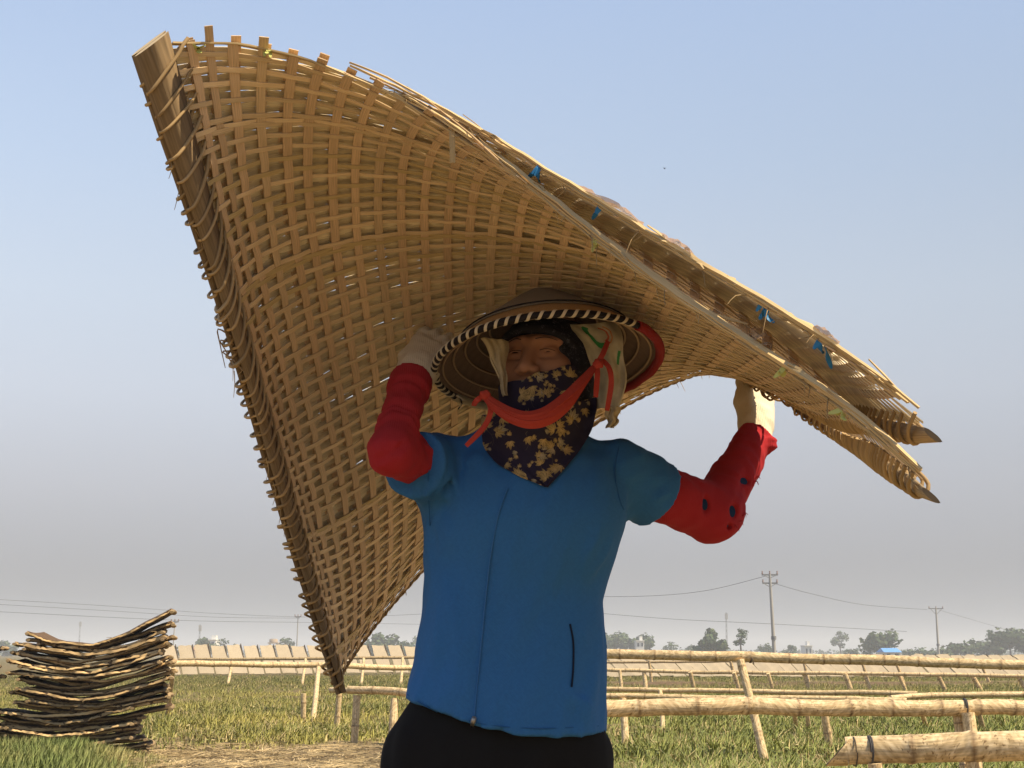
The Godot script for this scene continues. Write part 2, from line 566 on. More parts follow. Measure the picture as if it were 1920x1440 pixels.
func tuft(seed_n: int, blades: int, h: float, spread: float, w: float, wide := 0.0) -> ArrayMesh:
	var r := RandomNumberGenerator.new()
	r.seed = seed_n
	var b := Buf.new()
	for k in blades:
		var a := r.randf() * TAU
		var out := Vector3(cos(a), 0, sin(a))
		var hh := h * r.randf_range(0.45, 1.0)
		blade(b, out * r.randf() * spread, out * hh * r.randf_range(0.15, 0.75), hh, w * r.randf_range(0.7, 1.3), Color(1, 1, 1) * r.randf_range(0.75, 1.1))
		if wide > 0.0 and k % 2 == 0:      # a broad weed leaf
			var p := out * spread * r.randf() + Vector3.UP * hh * r.randf_range(0.3, 0.8)
			var t := Vector3(cos(a + 1.0), r.randf_range(-0.2, 0.5), sin(a + 1.0)).normalized() * wide
			var s := t.cross(Vector3.UP).normalized() * wide * 0.32
			b.flat_tri(p, p + t * 0.5 + s, p + t); b.flat_tri(p, p + t, p + t * 0.5 - s)
	return b.mesh()

func scatter(called: String, mesh: Mesh, xf: Array, cols: PackedColorArray, material: Material, label: String, category: String) -> void:
	var mm := MultiMesh.new()
	mm.transform_format = MultiMesh.TRANSFORM_3D
	mm.use_colors = true
	mm.mesh = mesh
	mm.instance_count = xf.size()
	for i in xf.size():
		mm.set_instance_transform(i, xf[i])
		mm.set_instance_color(i, cols[i])
	var o := MultiMeshInstance3D.new()
	o.name = numbered(called)
	o.multimesh = mm
	o.material_override = material
	add_child(o)
	tag(o, label, category, "", "stuff")

func build_grass() -> void:
	var r := RandomNumberGenerator.new()
	r.seed = 99
	mat("grass", Color(1, 1, 1), 0.7, {"vertex_color_use_as_albedo": true, "backlight_enabled": true, "backlight": Color(0.35, 0.4, 0.12)})
	mat("straw", Color(1, 1, 1), 0.8, {"vertex_color_use_as_albedo": true})
	var kinds := [[], [], []]
	var kc := [PackedColorArray(), PackedColorArray(), PackedColorArray()]
	# field grass: nearer the lens it stands denser
	for k in 76000:
		var d := 9.5 + pow(r.randf(), 1.7) * 52.0
		var x := r.randf_range(-0.36, 0.36) * d
		if d < 14.6 and d > 12.4 and x > -4.9 and x < -2.75: continue       # the piles stand here
		var g := cover(x, d)
		var patch := noise_b.get_noise_2d(x * 0.22 + 40.0, d * 0.22)
		if r.randf() > g * 1.05 - 0.04: continue
		var t := 0 if r.randf() < 0.75 else 1
		var sc := r.randf_range(0.5, 1.15) * (0.75 + 0.5 * g) * (0.85 if d > 25.0 else 1.0)
		if d < 14.0 and x < -0.6: sc *= 0.45
		if x > 0.4 and d < 30.0: sc *= 1.15
		var xf := Transform3D(Basis(Vector3.UP, r.randf() * TAU).scaled(Vector3(sc * r.randf_range(0.9, 1.4), sc, sc * r.randf_range(0.9, 1.4))), Vector3(x, ground_y(x, d) - 0.01, -d))
		var c := Color(0.37, 0.33, 0.095).lerp(Color(0.225, 0.235, 0.072), clampf(0.5 + patch * 1.1, 0.0, 1.0))
		if x > 0.3 and d < 34.0: c = c.lerp(Color(0.205, 0.245, 0.070), 0.65)
		elif d > 16.0 and d < 22.5: c = c.lerp(Color(0.50, 0.43, 0.11), r.randf() * 0.75 * clampf(0.6 - patch, 0.0, 1.0))
		if d > 38.0: c = c.lerp(Color(0.115, 0.125, 0.042), 0.5)
		if r.randf() < 0.16: c = Color(0.48, 0.38, 0.19)
		kinds[t].append(xf)
		kc[t].append(c * r.randf_range(0.75, 1.25))
	# lush grass on the bank at the lower left
	for k in 5200:
		var d := r.randf_range(9.2, 12.6)
		var x := -r.randf_range(0.205, 0.37) * d
		var fall := clampf((-x / d - 0.205) / 0.07, 0.0, 1.0)
		if r.randf() > fall * 0.9 + 0.1: continue
		var sc := r.randf_range(0.35, 1.0) * (0.30 + 0.50 * fall)
		kinds[2].append(Transform3D(Basis(Vector3.UP, r.randf() * TAU).scaled(Vector3(sc, sc, sc)), Vector3(x, ground_y(x, d) - 0.01, -d)))
		var c := Color(0.175, 0.215, 0.070).lerp(Color(0.40, 0.34, 0.15), clampf(1.15 - fall * 1.1 + 0.7 * noise_a.get_noise_2d(x * 2.0, d * 2.0), 0.0, 1.0))
		kc[2].append(c * r.randf_range(0.75, 1.25))
	scatter("field_grass", tuft(5, 10, 0.165, 0.11, 0.0075), kinds[0], kc[0], M["grass"], "thin yellow green grass covering the flat field", "grass")
	scatter("field_weeds", tuft(6, 9, 0.15, 0.10, 0.008, 0.05), kinds[1], kc[1], M["grass"], "low leafy weeds growing among the field grass", "weeds")
	scatter("bank_grass", tuft(7, 13, 0.24, 0.12, 0.010, 0.03), kinds[2], kc[2], M["grass"], "lush green grass on the low bank before the mat pile", "grass")
	# dry straw lying about
	var sb := Buf.new()
	for k in 5:
		var a := r.randf() * TAU
		var t := Vector3(cos(a), 0.12 * r.randf_range(-1, 1), sin(a)) * r.randf_range(0.04, 0.11)
		var o := Vector3(r.randf_range(-0.08, 0.08), 0.012, r.randf_range(-0.08, 0.08))
		sb.box(o, t, t.cross(Vector3.UP).normalized() * 0.0028, Vector3(0, 0.002, 0))
	var sx := []
	var scol := PackedColorArray()
	for k in 9000:
		var d := 10.0 + pow(r.randf(), 1.3) * 9.0
		var x := r.randf_range(-0.36, 0.36) * d
		if r.randf() < cover(x, d) * 1.1: continue
		var sc := r.randf_range(0.6, 1.2)
		sx.append(Transform3D(Basis(Vector3.UP, r.randf() * TAU).scaled(Vector3(sc, sc, sc)), Vector3(x, ground_y(x, d) + r.randf() * 0.03, -d)))
		scol.append(Color(0.52, 0.40, 0.22) * r.randf_range(0.5, 1.2))
	scatter("loose_straw", sb.mesh(), sx, scol, M["straw"], "dry straw strewn over the trodden ground", "straw")

# ------------------------------------------------------------------ far things
func lump_tree(called: String, px: float, top: float, wpx: float, dist: float, kind: String, label: String, sd: int) -> void:
	var r := RandomNumberGenerator.new()
	r.seed = sd
	var k := dist / FOCAL
	var base := Vector3((px - 960.0) * k, 0, -dist)
	var h := EYE + (1225.0 - top) * k
	var w := wpx * k
	var o := thing(called, base, label, "tree", "trees along the far edge of the fields")
	var tb := Buf.new()
	var tr := h * 0.028 + 0.05
	var fork := h * (0.35 if kind != "tall" else 0.5)
	tb.tube(bez([Vector3(0, -0.1, 0), Vector3(0.02 * h, fork * 0.5, 0), Vector3(0, fork, 0)], 5), radii(5, tr, tr * 0.7), 7)
	var cb := Buf.new()
	var lumps := []
	var n := 6 if kind == "bush" else 8
	for i in n:
		var a := TAU * i / n + r.randf()
		var rr := w * 0.5 * r.randf_range(0.35, 0.72)
		var y := h * r.randf_range(0.42, 0.80)
		if kind == "bush": y = h * r.randf_range(0.25, 0.72)
		if kind == "tall": y = h * r.randf_range(0.5, 0.88)
		var p := Vector3(cos(a) * rr, y, sin(a) * rr)
		lumps.append([p, w * r.randf_range(0.16, 0.27)])
		tb.tube(bez([Vector3(0, fork * 0.9, 0), Vector3(p.x * 0.4, lerpf(fork, p.y, 0.6), p.z * 0.4), p], 4), radii(4, tr * 0.5, tr * 0.15), 5)
	lumps.append([Vector3(0, h - w * 0.14, 0), w * 0.16])
	var leaves := int(clampf(w * h * 26.0, 420, 1300))
	if kind == "thin": leaves = int(leaves * 0.35)
	var ls := clampf(w * 0.055, 0.12, 0.5)
	for i in leaves:
		var lu = lumps[r.randi() % lumps.size()]
		var d := Vector3(r.randfn(), r.randfn() * 0.75, r.randfn()).normalized()
		var p: Vector3 = lu[0] + d * float(lu[1]) * pow(r.randf(), 0.4)
		var nn := (d + Vector3(r.randfn(), r.randfn(), r.randfn()) * 0.5).normalized()
		var s := nn.cross(Vector3.UP).normalized() * ls * r.randf_range(0.6, 1.4)
		var u := nn.cross(s).normalized() * ls * r.randf_range(0.5, 1.2)
		cb.col = Color(0.060, 0.092, 0.036) * r.randf_range(0.65, 1.35)
		if r.randf() < 0.15: cb.col = Color(0.10, 0.125, 0.045)
		var q := cb.vert(p - s, nn, Vector2.ZERO)
		cb.vert(p + u, nn, Vector2.ZERO); cb.vert(p + s * 1.1, nn, Vector2.ZERO); cb.vert(p - u * 0.8, nn, Vector2.ZERO)
		cb.tri(q, q + 1, q + 2); cb.tri(q, q + 2, q + 3)
	part("trunk", tb.mesh(), M["bark"], o)
	part("crown", cb.mesh(), M["leaf"], o)

func utility_pole(px: float, top: float, dist: float, lean: float, arms: Array, r0: float, label: String) -> Node3D:
	var k := dist / FOCAL
	var base := Vector3((px - 960.0) * k, 0, -dist)
	var h := EYE + (1225.0 - top) * k
	var o := thing("utility_pole", base, label, "utility pole", "power poles far beyond the field")
	var b := Buf.new()
	b.tube(PackedVector3Array([Vector3(0, -0.2, 0), Vector3(lean * 0.5, h * 0.5, 0), Vector3(lean, h, 0)]), PackedFloat32Array([r0, r0 * 0.8, r0 * 0.6]), 10)
	part("pole", b.mesh(), M["concrete"], o)
	for a in arms:
		var y: float = h - float(a[0])
		var l: float = a[1]
		var ab := Buf.new()
		ab.box(Vector3(lean, y, 0), Vector3(l, 0, 0), Vector3(0, 0.07, 0), Vector3(0, 0, 0.06))
		for s in [-1.0, 1.0]:
			var p0 := Vector3(lean + s * l * 0.75, y - 0.05, 0.08)
			var p1 := Vector3(lean + s * 0.08, y - l * float(a[2]), 0.08)
			ab.tube(PackedVector3Array([p0, p1]), PackedFloat32Array([0.035, 0.035]), 6)
		part("crossarm", ab.mesh(), M["steel"], o)
		for s in [-0.92, 0.0, 0.92]:
			var ib := Buf.new()
			ib.tube(PackedVector3Array([Vector3(lean + s * l, y + 0.06, 0), Vector3(lean + s * l, y + 0.14, 0), Vector3(lean + s * l, y + 0.2, 0), Vector3(lean + s * l, y + 0.36, 0)]), PackedFloat32Array([0.04, 0.10, 0.05, 0.08]), 8)
			part("insulator", ib.mesh(), M["ceramic"], o)
	var band := Buf.new()
	band.tube(PackedVector3Array([Vector3(lean * 0.2, h * 0.26, 0), Vector3(lean * 0.2, h * 0.30, 0)]), PackedFloat32Array([r0 * 1.25, r0 * 1.25]), 10)
	part("steel_band", band.mesh(), M["steel"], o)
	return o

func wire(pts: Array, label: String) -> void:
	var p := []
	for q in pts: p.append(spot(q[0], q[1], q[2]))
	var b := Buf.new()
	b.tube(bez(p, 24), radii(24, 0.022, 0.022), 5)
	var o := single("power_line", b.mesh(), M["wire"])
	tag(o, label, "power line", "wires strung across the hazy sky")

func block_house(called: String, px: float, top: float, wpx: float, dist: float, floors: int, wall: String, roof: String, label: String) -> void:
	var k := dist / FOCAL
	var base := Vector3((px - 960.0) * k, 0, -dist)
	var h := EYE + (1225.0 - top) * k
	var w := wpx * k
	var o := thing(called, base, label, "house", "houses on the far horizon")
	var b := Buf.new()
	b.box(Vector3(0, h * 0.5, -3), Vector3(w * 0.5, 0, 0), Vector3(0, h * 0.5, 0), Vector3(0, 0, 3))
	part("wall", b.mesh(), M[wall], o)
	var rb := Buf.new()
	if roof == "wall_white":
		rb.box(Vector3(0, h + 0.12, -3), Vector3(w * 0.54, 0, 0), Vector3(0, 0.12, 0), Vector3(0, 0, 3.3))
		rb.box(Vector3(w * 0.2, h + 0.8, -3.5), Vector3(w * 0.18, 0, 0), Vector3(0, 0.55, 0), Vector3(0, 0, 1.2))
	else:
		var rh := maxf(0.8, w * 0.16)
		var c := [Vector3(-w * 0.56, h, 0.4), Vector3(w * 0.56, h, 0.4), Vector3(w * 0.5, h + rh, -3), Vector3(-w * 0.5, h + rh, -3), Vector3(-w * 0.56, h, -6.4), Vector3(w * 0.56, h, -6.4)]
		rb.quad(c[0], c[1], c[2], c[3], Vector3(0, 0.9, 0.4).normalized())
		rb.quad(c[4], c[5], c[2], c[3], Vector3(0, 0.9, -0.4).normalized())
		rb.flat_tri(c[0], c[3], c[4]); rb.flat_tri(c[1], c[2], c[5])
	part("roof", rb.mesh(), M[roof], o)
	for f in floors:
		for s in 2:
			var wb := Buf.new()
			var y := h * (f + 0.55) / floors
			wb.box(Vector3((s - 0.5) * w * 0.5, y, 0.03), Vector3(w * 0.11, 0, 0), Vector3(0, h * 0.22 / floors, 0), Vector3(0, 0, 0.03))
			part("window", wb.mesh(), M["pane"], o)

func mast(px: float, top: float, dist: float, label: String) -> void:
	var k := dist / FOCAL
	var h := EYE + (1225.0 - top) * k
	var o := thing("radio_mast", Vector3((px - 960.0) * k, 0, -dist), label, "mast")
	var b := Buf.new()
	var w := 0.32
	var legs := [Vector3(-w, 0, w), Vector3(w, 0, w), Vector3(0, 0, -w)]
	for l in legs: b.tube(PackedVector3Array([l, l * 0.35 + Vector3.UP * h]), PackedFloat32Array([0.06, 0.04]), 5)
	var steps := int(h / 1.6)
	for s in steps:
		for i in 3:
			var p0: Vector3 = legs[i] * lerpf(1.0, 0.35, s / float(steps)) + Vector3.UP * h * s / steps
			var p1: Vector3 = legs[(i + 1) % 3] * lerpf(1.0, 0.35, (s + 1.0) / steps) + Vector3.UP * h * (s + 1.0) / steps
			b.tube(PackedVector3Array([p0, p1]), PackedFloat32Array([0.025, 0.025]), 4, false)
	part("lattice", b.mesh(), M["steel"], o)
	for q in [0.0, 2.1, 4.2]:
		var a := Buf.new()
		a.box(Vector3(cos(q) * 0.35, h - 1.2, sin(q) * 0.35), Vector3(0.14, 0, 0), Vector3(0, 0.9, 0), Vector3(0, 0, 0.10))
		part("antenna", a.mesh(), M["concrete"], o)

func build_far() -> void:
	utility_pole(1445, 1080, 150.0, -0.25, [[0.05, 0.78, 0.35], [0.85, 0.74, 0.45]], 0.20, "tall concrete power pole with two crossarms, the bigger one at right")
	utility_pole(1748, 1142, 240.0, -0.1, [[0.1, 1.15, 0.75]], 0.20, "slender grey power pole with one braced crossarm near the right edge")
	utility_pole(562, 1157, 240.0, 0.1, [[0.1, 0.5, 0.3]], 0.11, "thin pale power pole just left of the hanging mat corner")
	utility_pole(333, 1166, 200.0, 0.15, [[0.1, 0.5, 0.3]], 0.10, "thin pale power pole right behind the raised end of the mat pile")
	mast(1357, 1150, 480.0, "thin lattice radio mast rising behind the bushy trees right of the woman")
	mast(382, 1172, 480.0, "short lattice radio mast above the round tree behind the left panels")
	mast(160, 1166, 600.0, "faint hazy lattice mast above the middle of the mat pile")
	wire([[-40, 1122, 200], [200, 1136, 215], [400, 1150, 228], [562, 1157, 240]], "uppermost of three thin wires crossing the sky above the mat pile")
	wire([[-40, 1131, 200], [200, 1145, 215], [400, 1157, 228], [562, 1159, 240]], "middle one of three thin wires crossing the sky above the mat pile")
	wire([[-40, 1145, 200], [333, 1163, 200], [573, 1167, 235], [820, 1171, 250]], "lowest of three thin wires crossing the sky above the mat pile")
	wire([[562, 1157, 240], [700, 1155, 230], [820, 1150, 222]], "short faint wire running right from the thin pole behind the mat")
	wire([[1060, 1118, 190], [1200, 1118, 178], [1320, 1108, 162], [1436, 1080, 150]], "wire sagging up from the woman to the tall pole's top")
	wire([[1060, 1144, 200], [1250, 1160, 196], [1450, 1170, 190], [1700, 1184, 200]], "low wire passing behind the tall pole and sloping down right")
	wire([[1452, 1094, 150], [1520, 1113, 176], [1620, 1134, 206], [1738, 1143, 240]], "wire sagging between the tall pole and the slender pole")
	wire([[1758, 1143, 240], [1830, 1164, 270], [1940, 1196, 320]], "faint wire leaving the slender pole towards the right edge")
	var T := [
		[1150, 1190, 74, 430, "wide", "hazy flat crowned tree beside the woman's hip at right"],
		[1198, 1193, 62, 430, "wide", "hazy spreading tree behind the small white terrace house"],
		[1252, 1203, 36, 470, "thin", "faint sparse tree left of the bushy tree above the rail"],
		[1290, 1209, 34, 470, "bush", "low faint shrub just left of the bushy bamboo clump"],
		[1328, 1180, 74, 300, "bush", "bushy uneven tree with a tall tuft left of the round tree"],
		[1382, 1179, 31, 290, "tall", "dark round crowned tree just left of the tall power pole"],
		[1432, 1207, 34, 420, "bush", "low shrub at the left foot of the tall power pole"],
		[1474, 1209, 30, 420, "bush", "low shrub right of the tall power pole"],
		[1566, 1183, 34, 520, "thin", "hazy bare tree with a narrow fan of twigs"],
		[1588, 1218, 30, 420, "bush", "low dark shrub left of the feathery tree"],
		[1640, 1188, 76, 360, "wide", "feathery leaning tree with a gap beside the blue roof"],
		[1696, 1218, 36, 400, "bush", "low dark bush just right of the blue roof"],
		[1728, 1222, 48, 400, "bush", "flat dark bush at the foot of the slender power pole"],
		[1784, 1206, 66, 380, "bush", "light green rounded bush right of the slender power pole"],
		[1836, 1203, 64, 390, "bush", "medium rounded tree between the light bush and the tallest trees"],
		[1880, 1184, 78, 380, "wide", "tallest dark tree of the group at the right edge"],
		[1925, 1190, 70, 380, "wide", "dense dark tree cut by the right edge of the view"],
		[392, 1197, 48, 400, "bush", "dark round tree below the short radio mast at left"],
		[426, 1197, 30, 420, "thin", "spiky palm like tree right of the white block house"],
		[448, 1207, 24, 420, "bush", "small dark bush right of the spiky tree"],
		[537, 1196, 42, 460, "thin", "pale hazy tree beside the water tank platform"],
		[556, 1204, 22, 460, "bush", "small hazy bush between the tank and the thin pole"],
		[712, 1188, 74, 400, "bush", "large dark rounded tree right of the hanging mat corner"],
		[762, 1202, 48, 400, "bush", "lower dark tree just left of the woman's jacket"],
		[790, 1186, 34, 560, "thin", "faint hazy tree touching the left side of the jacket"],
		[341, 1212, 22, 300, "bush", "dark bush between the mat pile and the first panel"],
		[24, 1203, 46, 460, "bush", "hazy tree above the left end of the mat pile"],
	]
	var i := 0
	for t in T:
		i += 1
		lump_tree("shrub" if t[4] == "bush" and 1225 - t[1] < 22 else "far_tree", t[0], t[1], t[2], t[3], t[4], t[5], 100 + i)
	# faint continuous line of far greenery
	var r := RandomNumberGenerator.new()
	r.seed = 12
	var lb0 := Buf.new()
	for k in 5200:
		var x := r.randf_range(-330.0, 330.0)
		var hh := 2.1 + 2.6 * maxf(0.0, noise_a.get_noise_1d(x * 0.035)) + 1.2 * noise_b.get_noise_1d(x * 0.15)
		if hh < 0.5: continue
		var p := Vector3(x, hh * r.randf(), -760.0 + r.randf_range(-8, 8))
		var nn := Vector3(r.randfn(), r.randfn(), r.randfn()).normalized()
		var a := nn.cross(Vector3.UP).normalized() * r.randf_range(0.4, 1.1)
		var b := nn.cross(a).normalized() * r.randf_range(0.3, 0.8)
		lb0.col = Color(0.06, 0.09, 0.036) * r.randf_range(0.7, 1.3)
		var q := lb0.vert(p - a, nn, Vector2.ZERO)
		lb0.vert(p + b, nn, Vector2.ZERO); lb0.vert(p + a, nn, Vector2.ZERO); lb0.vert(p - b, nn, Vector2.ZERO)
		lb0.tri(q, q + 1, q + 2); lb0.tri(q, q + 2, q + 3)
	tag(single("far_greenery", lb0.mesh(), M["leaf"]), "faint low line of far greenery along the whole horizon", "greenery", "", "stuff")
	block_house("white_house", 401, 1201, 22, 430, 2, "wall_white", "wall_white", "small white flat roofed house behind the left panels")
	block_house("white_house", 1197, 1203, 15, 420, 2, "wall_white", "wall_white", "small white terrace house right of the woman's hip")
	block_house("white_house", 1508, 1212, 14, 430, 1, "wall_white", "wall_white", "little white house right of the tall power pole")
	block_house("red_roofed_house", 366, 1219, 14, 420, 1, "wall_tan", "roof_red", "small house with a reddish roof left of the round tree")
	block_house("blue_roofed_shed", 1663, 1223, 30, 300, 1, "wall_white", "roof_blue", "low shed with a bright blue sheet roof under the feathery tree")
	# water tank on a platform
	var k := 430.0 / FOCAL
	var o := thing("water_tower", Vector3((519 - 960.0) * k, 0, -430), "brown water tank platform on thin legs behind the left panels", "water tower")
	for s in [-1.0, 1.0]:
		for q in [-1.0, 1.0]:
			var lb := Buf.new()
			lb.box(Vector3(s * 1.0, 1.7, q * 1.0), Vector3(0.12, 0, 0), Vector3(0, 1.9, 0), Vector3(0, 0, 0.12))
			part("leg", lb.mesh(), M["concrete"], o)
	var pb := Buf.new()
	pb.box(Vector3(0, 3.7, 0), Vector3(1.4, 0, 0), Vector3(0, 0.16, 0), Vector3(0, 0, 1.4))
	part("platform", pb.mesh(), M["wall_tan"], o)
	var tb := Buf.new()
	tb.tube(PackedVector3Array([Vector3(0, 3.86, 0), Vector3(0, 4.7, 0), Vector3(0, 4.85, 0)]), PackedFloat32Array([1.15, 1.15, 0.7]), 14)
	part("tank", tb.mesh(), M["wall_tan"], o)
	# a bird far up in the sky
	var bird := thing("bird", spot(1246, 316, 60.0), "tiny dark bird alone high in the blue sky", "bird")
	var bb := Buf.new()
	nets(func(p): return smin(egg(p, Vector3.ZERO, Vector3(0.022, 0.02, 0.05)), minf(cone(p, Vector3.ZERO, Vector3(0.07, 0.04, 0.01), 0.012, 0.004), cone(p, Vector3.ZERO, Vector3(-0.06, 0.05, 0.01), 0.012, 0.004)), 0.02), Vector3(-0.09, -0.04, -0.07), Vector3(0.09, 0.07, 0.07), 0.006, bb)
	part("body", bb.mesh(), M["black_cord"], bird)

# ------------------------------------------------------------------ drying panels
const ORDER := ["first", "second", "third", "fourth", "fifth", "sixth", "seventh", "eighth", "ninth", "tenth", "eleventh", "twelfth", "thirteenth", "fourteenth", "fifteenth", "sixteenth", "seventeenth", "eighteenth", "nineteenth", "twentieth", "twenty-first", "twenty-second", "twenty-third", "twenty-fourth", "twenty-fifth", "twenty-sixth", "twenty-seventh", "twenty-eighth", "twenty-ninth", "thirtieth", "thirty-first", "thirty-second", "thirty-third", "thirty-fourth", "thirty-fifth", "thirty-sixth", "thirty-seventh", "thirty-eighth", "thirty-ninth", "fortieth"]
func build_panels() -> void:
	var pt := tex(64, 64, func(x, y):
		var g := clampf(0.88 + 0.2 * loopn(noise_a, x, y, 64, 64, 5.0, 5.0), 0.5, 1.0)
		return Color(g, g * 0.985, g * 0.96))
	mat("noodles", lin(0.56, 0.475, 0.35), 0.9, {"albedo_texture": pt, "vertex_color_use_as_albedo": true})
	var r := RandomNumberGenerator.new()
	r.seed = 5
	# variants: a tilted mat with a wavy face, its slope direction to the near right
	var rows := [
		[326.0, 800.0, 30.0, 1268.0, 62.5, 68.0, Vector3(-0.46, 1.14, -0.95), 0.585, "left"],
		[1116.0, 1945.0, 24.0, 1269.0, 57.0, 57.0, Vector3(-0.62, 0.76, -0.70), 0.458, "right"],
	]
	for row in rows:
		var variants := []
		for q in 4:
			var b := Buf.new()
			var g := PackedVector3Array()
			var nu := 5
			var nv := 8
			for j in nv:
				for i in nu:
					var u := i / (nu - 1.0)
					var t := j / (nv - 1.0)
					var p: Vector3 = Vector3((u - 0.5) * row[7], 0, (u - 0.5) * (-0.12 if row[8] == "left" else 0.0)) + row[6] * t
					p += Vector3(r.randf_range(-0.015, 0.015), r.randf_range(-0.012, 0.012), 0.03 * sin(t * PI) + r.randf_range(-0.01, 0.01))
					if j == nv - 1: p.y += r.randf_range(-0.03, 0.03)
					g.append(p)
			b.col = Color(1, 1, 1) * r.randf_range(0.88, 1.0)
			b.sheet(g, nu, nv, 0.03, 1.5, 3.0)
			variants.append(b.mesh())
		var poleb := Buf.new()
		poleb.tube(PackedVector3Array([Vector3(row[7] * 0.52, -0.12, 0.02), row[6] * 1.05 + Vector3(row[7] * 0.52, 0.0, 0.02)]), PackedFloat32Array([0.028, 0.022]), 6)
		var edge := poleb.mesh()
		var px: float = row[0]
		var idx := 0
		while px < row[1]:
			var t: float = (px - row[0]) / (row[1] - row[0])
			var dist: float = lerpf(row[4], row[5], t)
			var at := Vector3((px + 11.0 - 960.0) / FOCAL * dist, 0.06 + r.randf_range(-0.02, 0.03), -dist)
			var place := ""
			if row[8] == "left":
				place = "cream drying noodle panel, %s from the mat pile in the row left of the woman" % ORDER[idx]
			else:
				place = "cream drying noodle panel, %s from the woman's jacket in the row behind the right rails" % ORDER[idx]
			var o := thing("drying_panel", at, place, "drying panel", "cream drying panels in the %s row" % row[8])
			part("noodle_sheet", variants[r.randi() % 4], M["noodles"], o)
			part("side_pole", edge, M["bark"], o)
			o.rotation.y = r.randf_range(-0.03, 0.03)
			px += row[2] * r.randf_range(0.96, 1.04)
			idx += 1

# ------------------------------------------------------------------ bamboo racks
func bamboo(path: Array, r0: float, r1: float, step: float, sd: int, tone := 1.0, gap := 0.30) -> Buf:
	var r := RandomNumberGenerator.new()
	r.seed = sd
	var l := 0.0
	for i in range(1, path.size()): l += path[i].distance_to(path[i - 1])
	var n := maxi(8, int(l / step))
	var pts := bez(path, n)
	var nodes := []
	var x := r.randf_range(0.05, gap)
	while x < l:
		nodes.append(x)
		x += gap * r.randf_range(0.75, 1.3)
	# extra rings at the nodes so that they stay crisp
	var keys := []
	for i in n: keys.append(l * i / (n - 1.0))
	for q in nodes:
		for e in [-0.02, -0.006, 0.0, 0.006, 0.02]:
			if q + e * r0 / 0.04 > 0.0 and q + e * r0 / 0.04 < l: keys.append(q + e * r0 / 0.04)
	keys.sort()
	var pp := PackedVector3Array()
	var rr := PackedFloat32Array()
	var cc := PackedColorArray()
	var last := -1.0
	var bent := noise_b.get_noise_1d(sd * 3.7) * TAU
	for q in keys:
		if q - last < 0.0008: continue
		last = q
		var f: float = q / l * (n - 1.0)
		var i := mini(int(f), n - 2)
		var p := pts[i].lerp(pts[i + 1], f - i)
		p += Vector3(0, 0.35 * r0 * noise_a.get_noise_2d(q * 0.9, sd * 5.0), 0.3 * r0 * noise_a.get_noise_2d(q * 0.8, sd * 9.0 + 30.0))
		var ra := lerpf(r0, r1, q / l) * (1.0 + 0.05 * noise_b.get_noise_2d(q * 1.3, sd * 2.0))
		var c := Color(0.76, 0.61, 0.39) * tone * (1.0 + 0.22 * noise_a.get_noise_2d(q * 0.7, sd * 1.3))
		for nd in nodes:
			var e: float = (q - nd) / (r0 / 0.04)
			if absf(e) < 0.025:
				ra *= 1.0 + 0.11 * exp(-pow(e / 0.0075, 2.0)) - 0.06 * exp(-pow((e - 0.012) / 0.004, 2.0))
				c = c.lerp(Color(0.17, 0.10, 0.05), 0.85 * exp(-pow((e - 0.004) / 0.005, 2.0)))
		pp.append(p); rr.append(ra); cc.append(c)
	var b := Buf.new()
	b.tube(pp, rr, 14 if r0 > 0.03 else 9, true, 1.6, cc)
	return b

func loop_wire(o: Node3D, base: Vector3, at: Vector3, axis: Vector3, r: float, th: float, turns: float, tail: float, m := "wire") -> void:
	var pts := PackedVector3Array()
	var a := axis.cross(Vector3.UP).normalized()
	var c := a.cross(axis).normalized()
	var n := int(14 * turns)
	for i in n + 1:
		var an := TAU * turns * i / n
		pts.append(at + (a * cos(an) + c * sin(an)) * r + axis * th * 1.6 * i / 14.0)
	if tail > 0.0:
		pts.append(pts[pts.size() - 1] + Vector3(0.01, -tail * 0.5, 0.01))
		pts.append(pts[pts.size() - 1] + Vector3(0.006, -tail * 0.5, 0.0))
	var b := Buf.new()
	b.tube(pts, radii(pts.size(), th, th), 6)
	part("wire_tie", b.mesh(), M[m], o, base)

func rack(label: String, rails: Array, posts: Array, sd: int) -> Array:
	var f: Array = rails[0].path[0]
	var base := spot(f[0], f[1], f[2])
	base.y = 0
	var o := thing("bamboo_rack", base, label, "bamboo rack", "bamboo racks standing in the field")
	var made := []
	for q in rails:
		var pth := []
		for p in q.path: pth.append(spot(p[0], p[1], p[2]))
		var b := bamboo(pth, q.r, q.get("r1", q.r), q.get("step", 0.12), sd + made.size() * 7, q.get("tone", 1.0), q.get("gap", 0.3))
		part("rail", b.mesh(), M["pole"], o, base)
		made.append(pth)
	var k := 0
	for p in posts:      # top x, top y, base x, distance of the foot, distance of the top, radius
		k += 1
		var top := spot(p[0], p[1], p[4])
		var foot := Vector3((p[2] - 960.0) / FOCAL * p[3], -0.06, -p[3])
		var b := bamboo([foot, foot.lerp(top, 0.5) + Vector3(0.004, 0, 0), top], p[5] * 1.06, p[5], 0.06, sd * 3 + k * 11, 1.0, 0.26)
		part("post", b.mesh(), M["pole"], o, base)
	return [o, base, made]

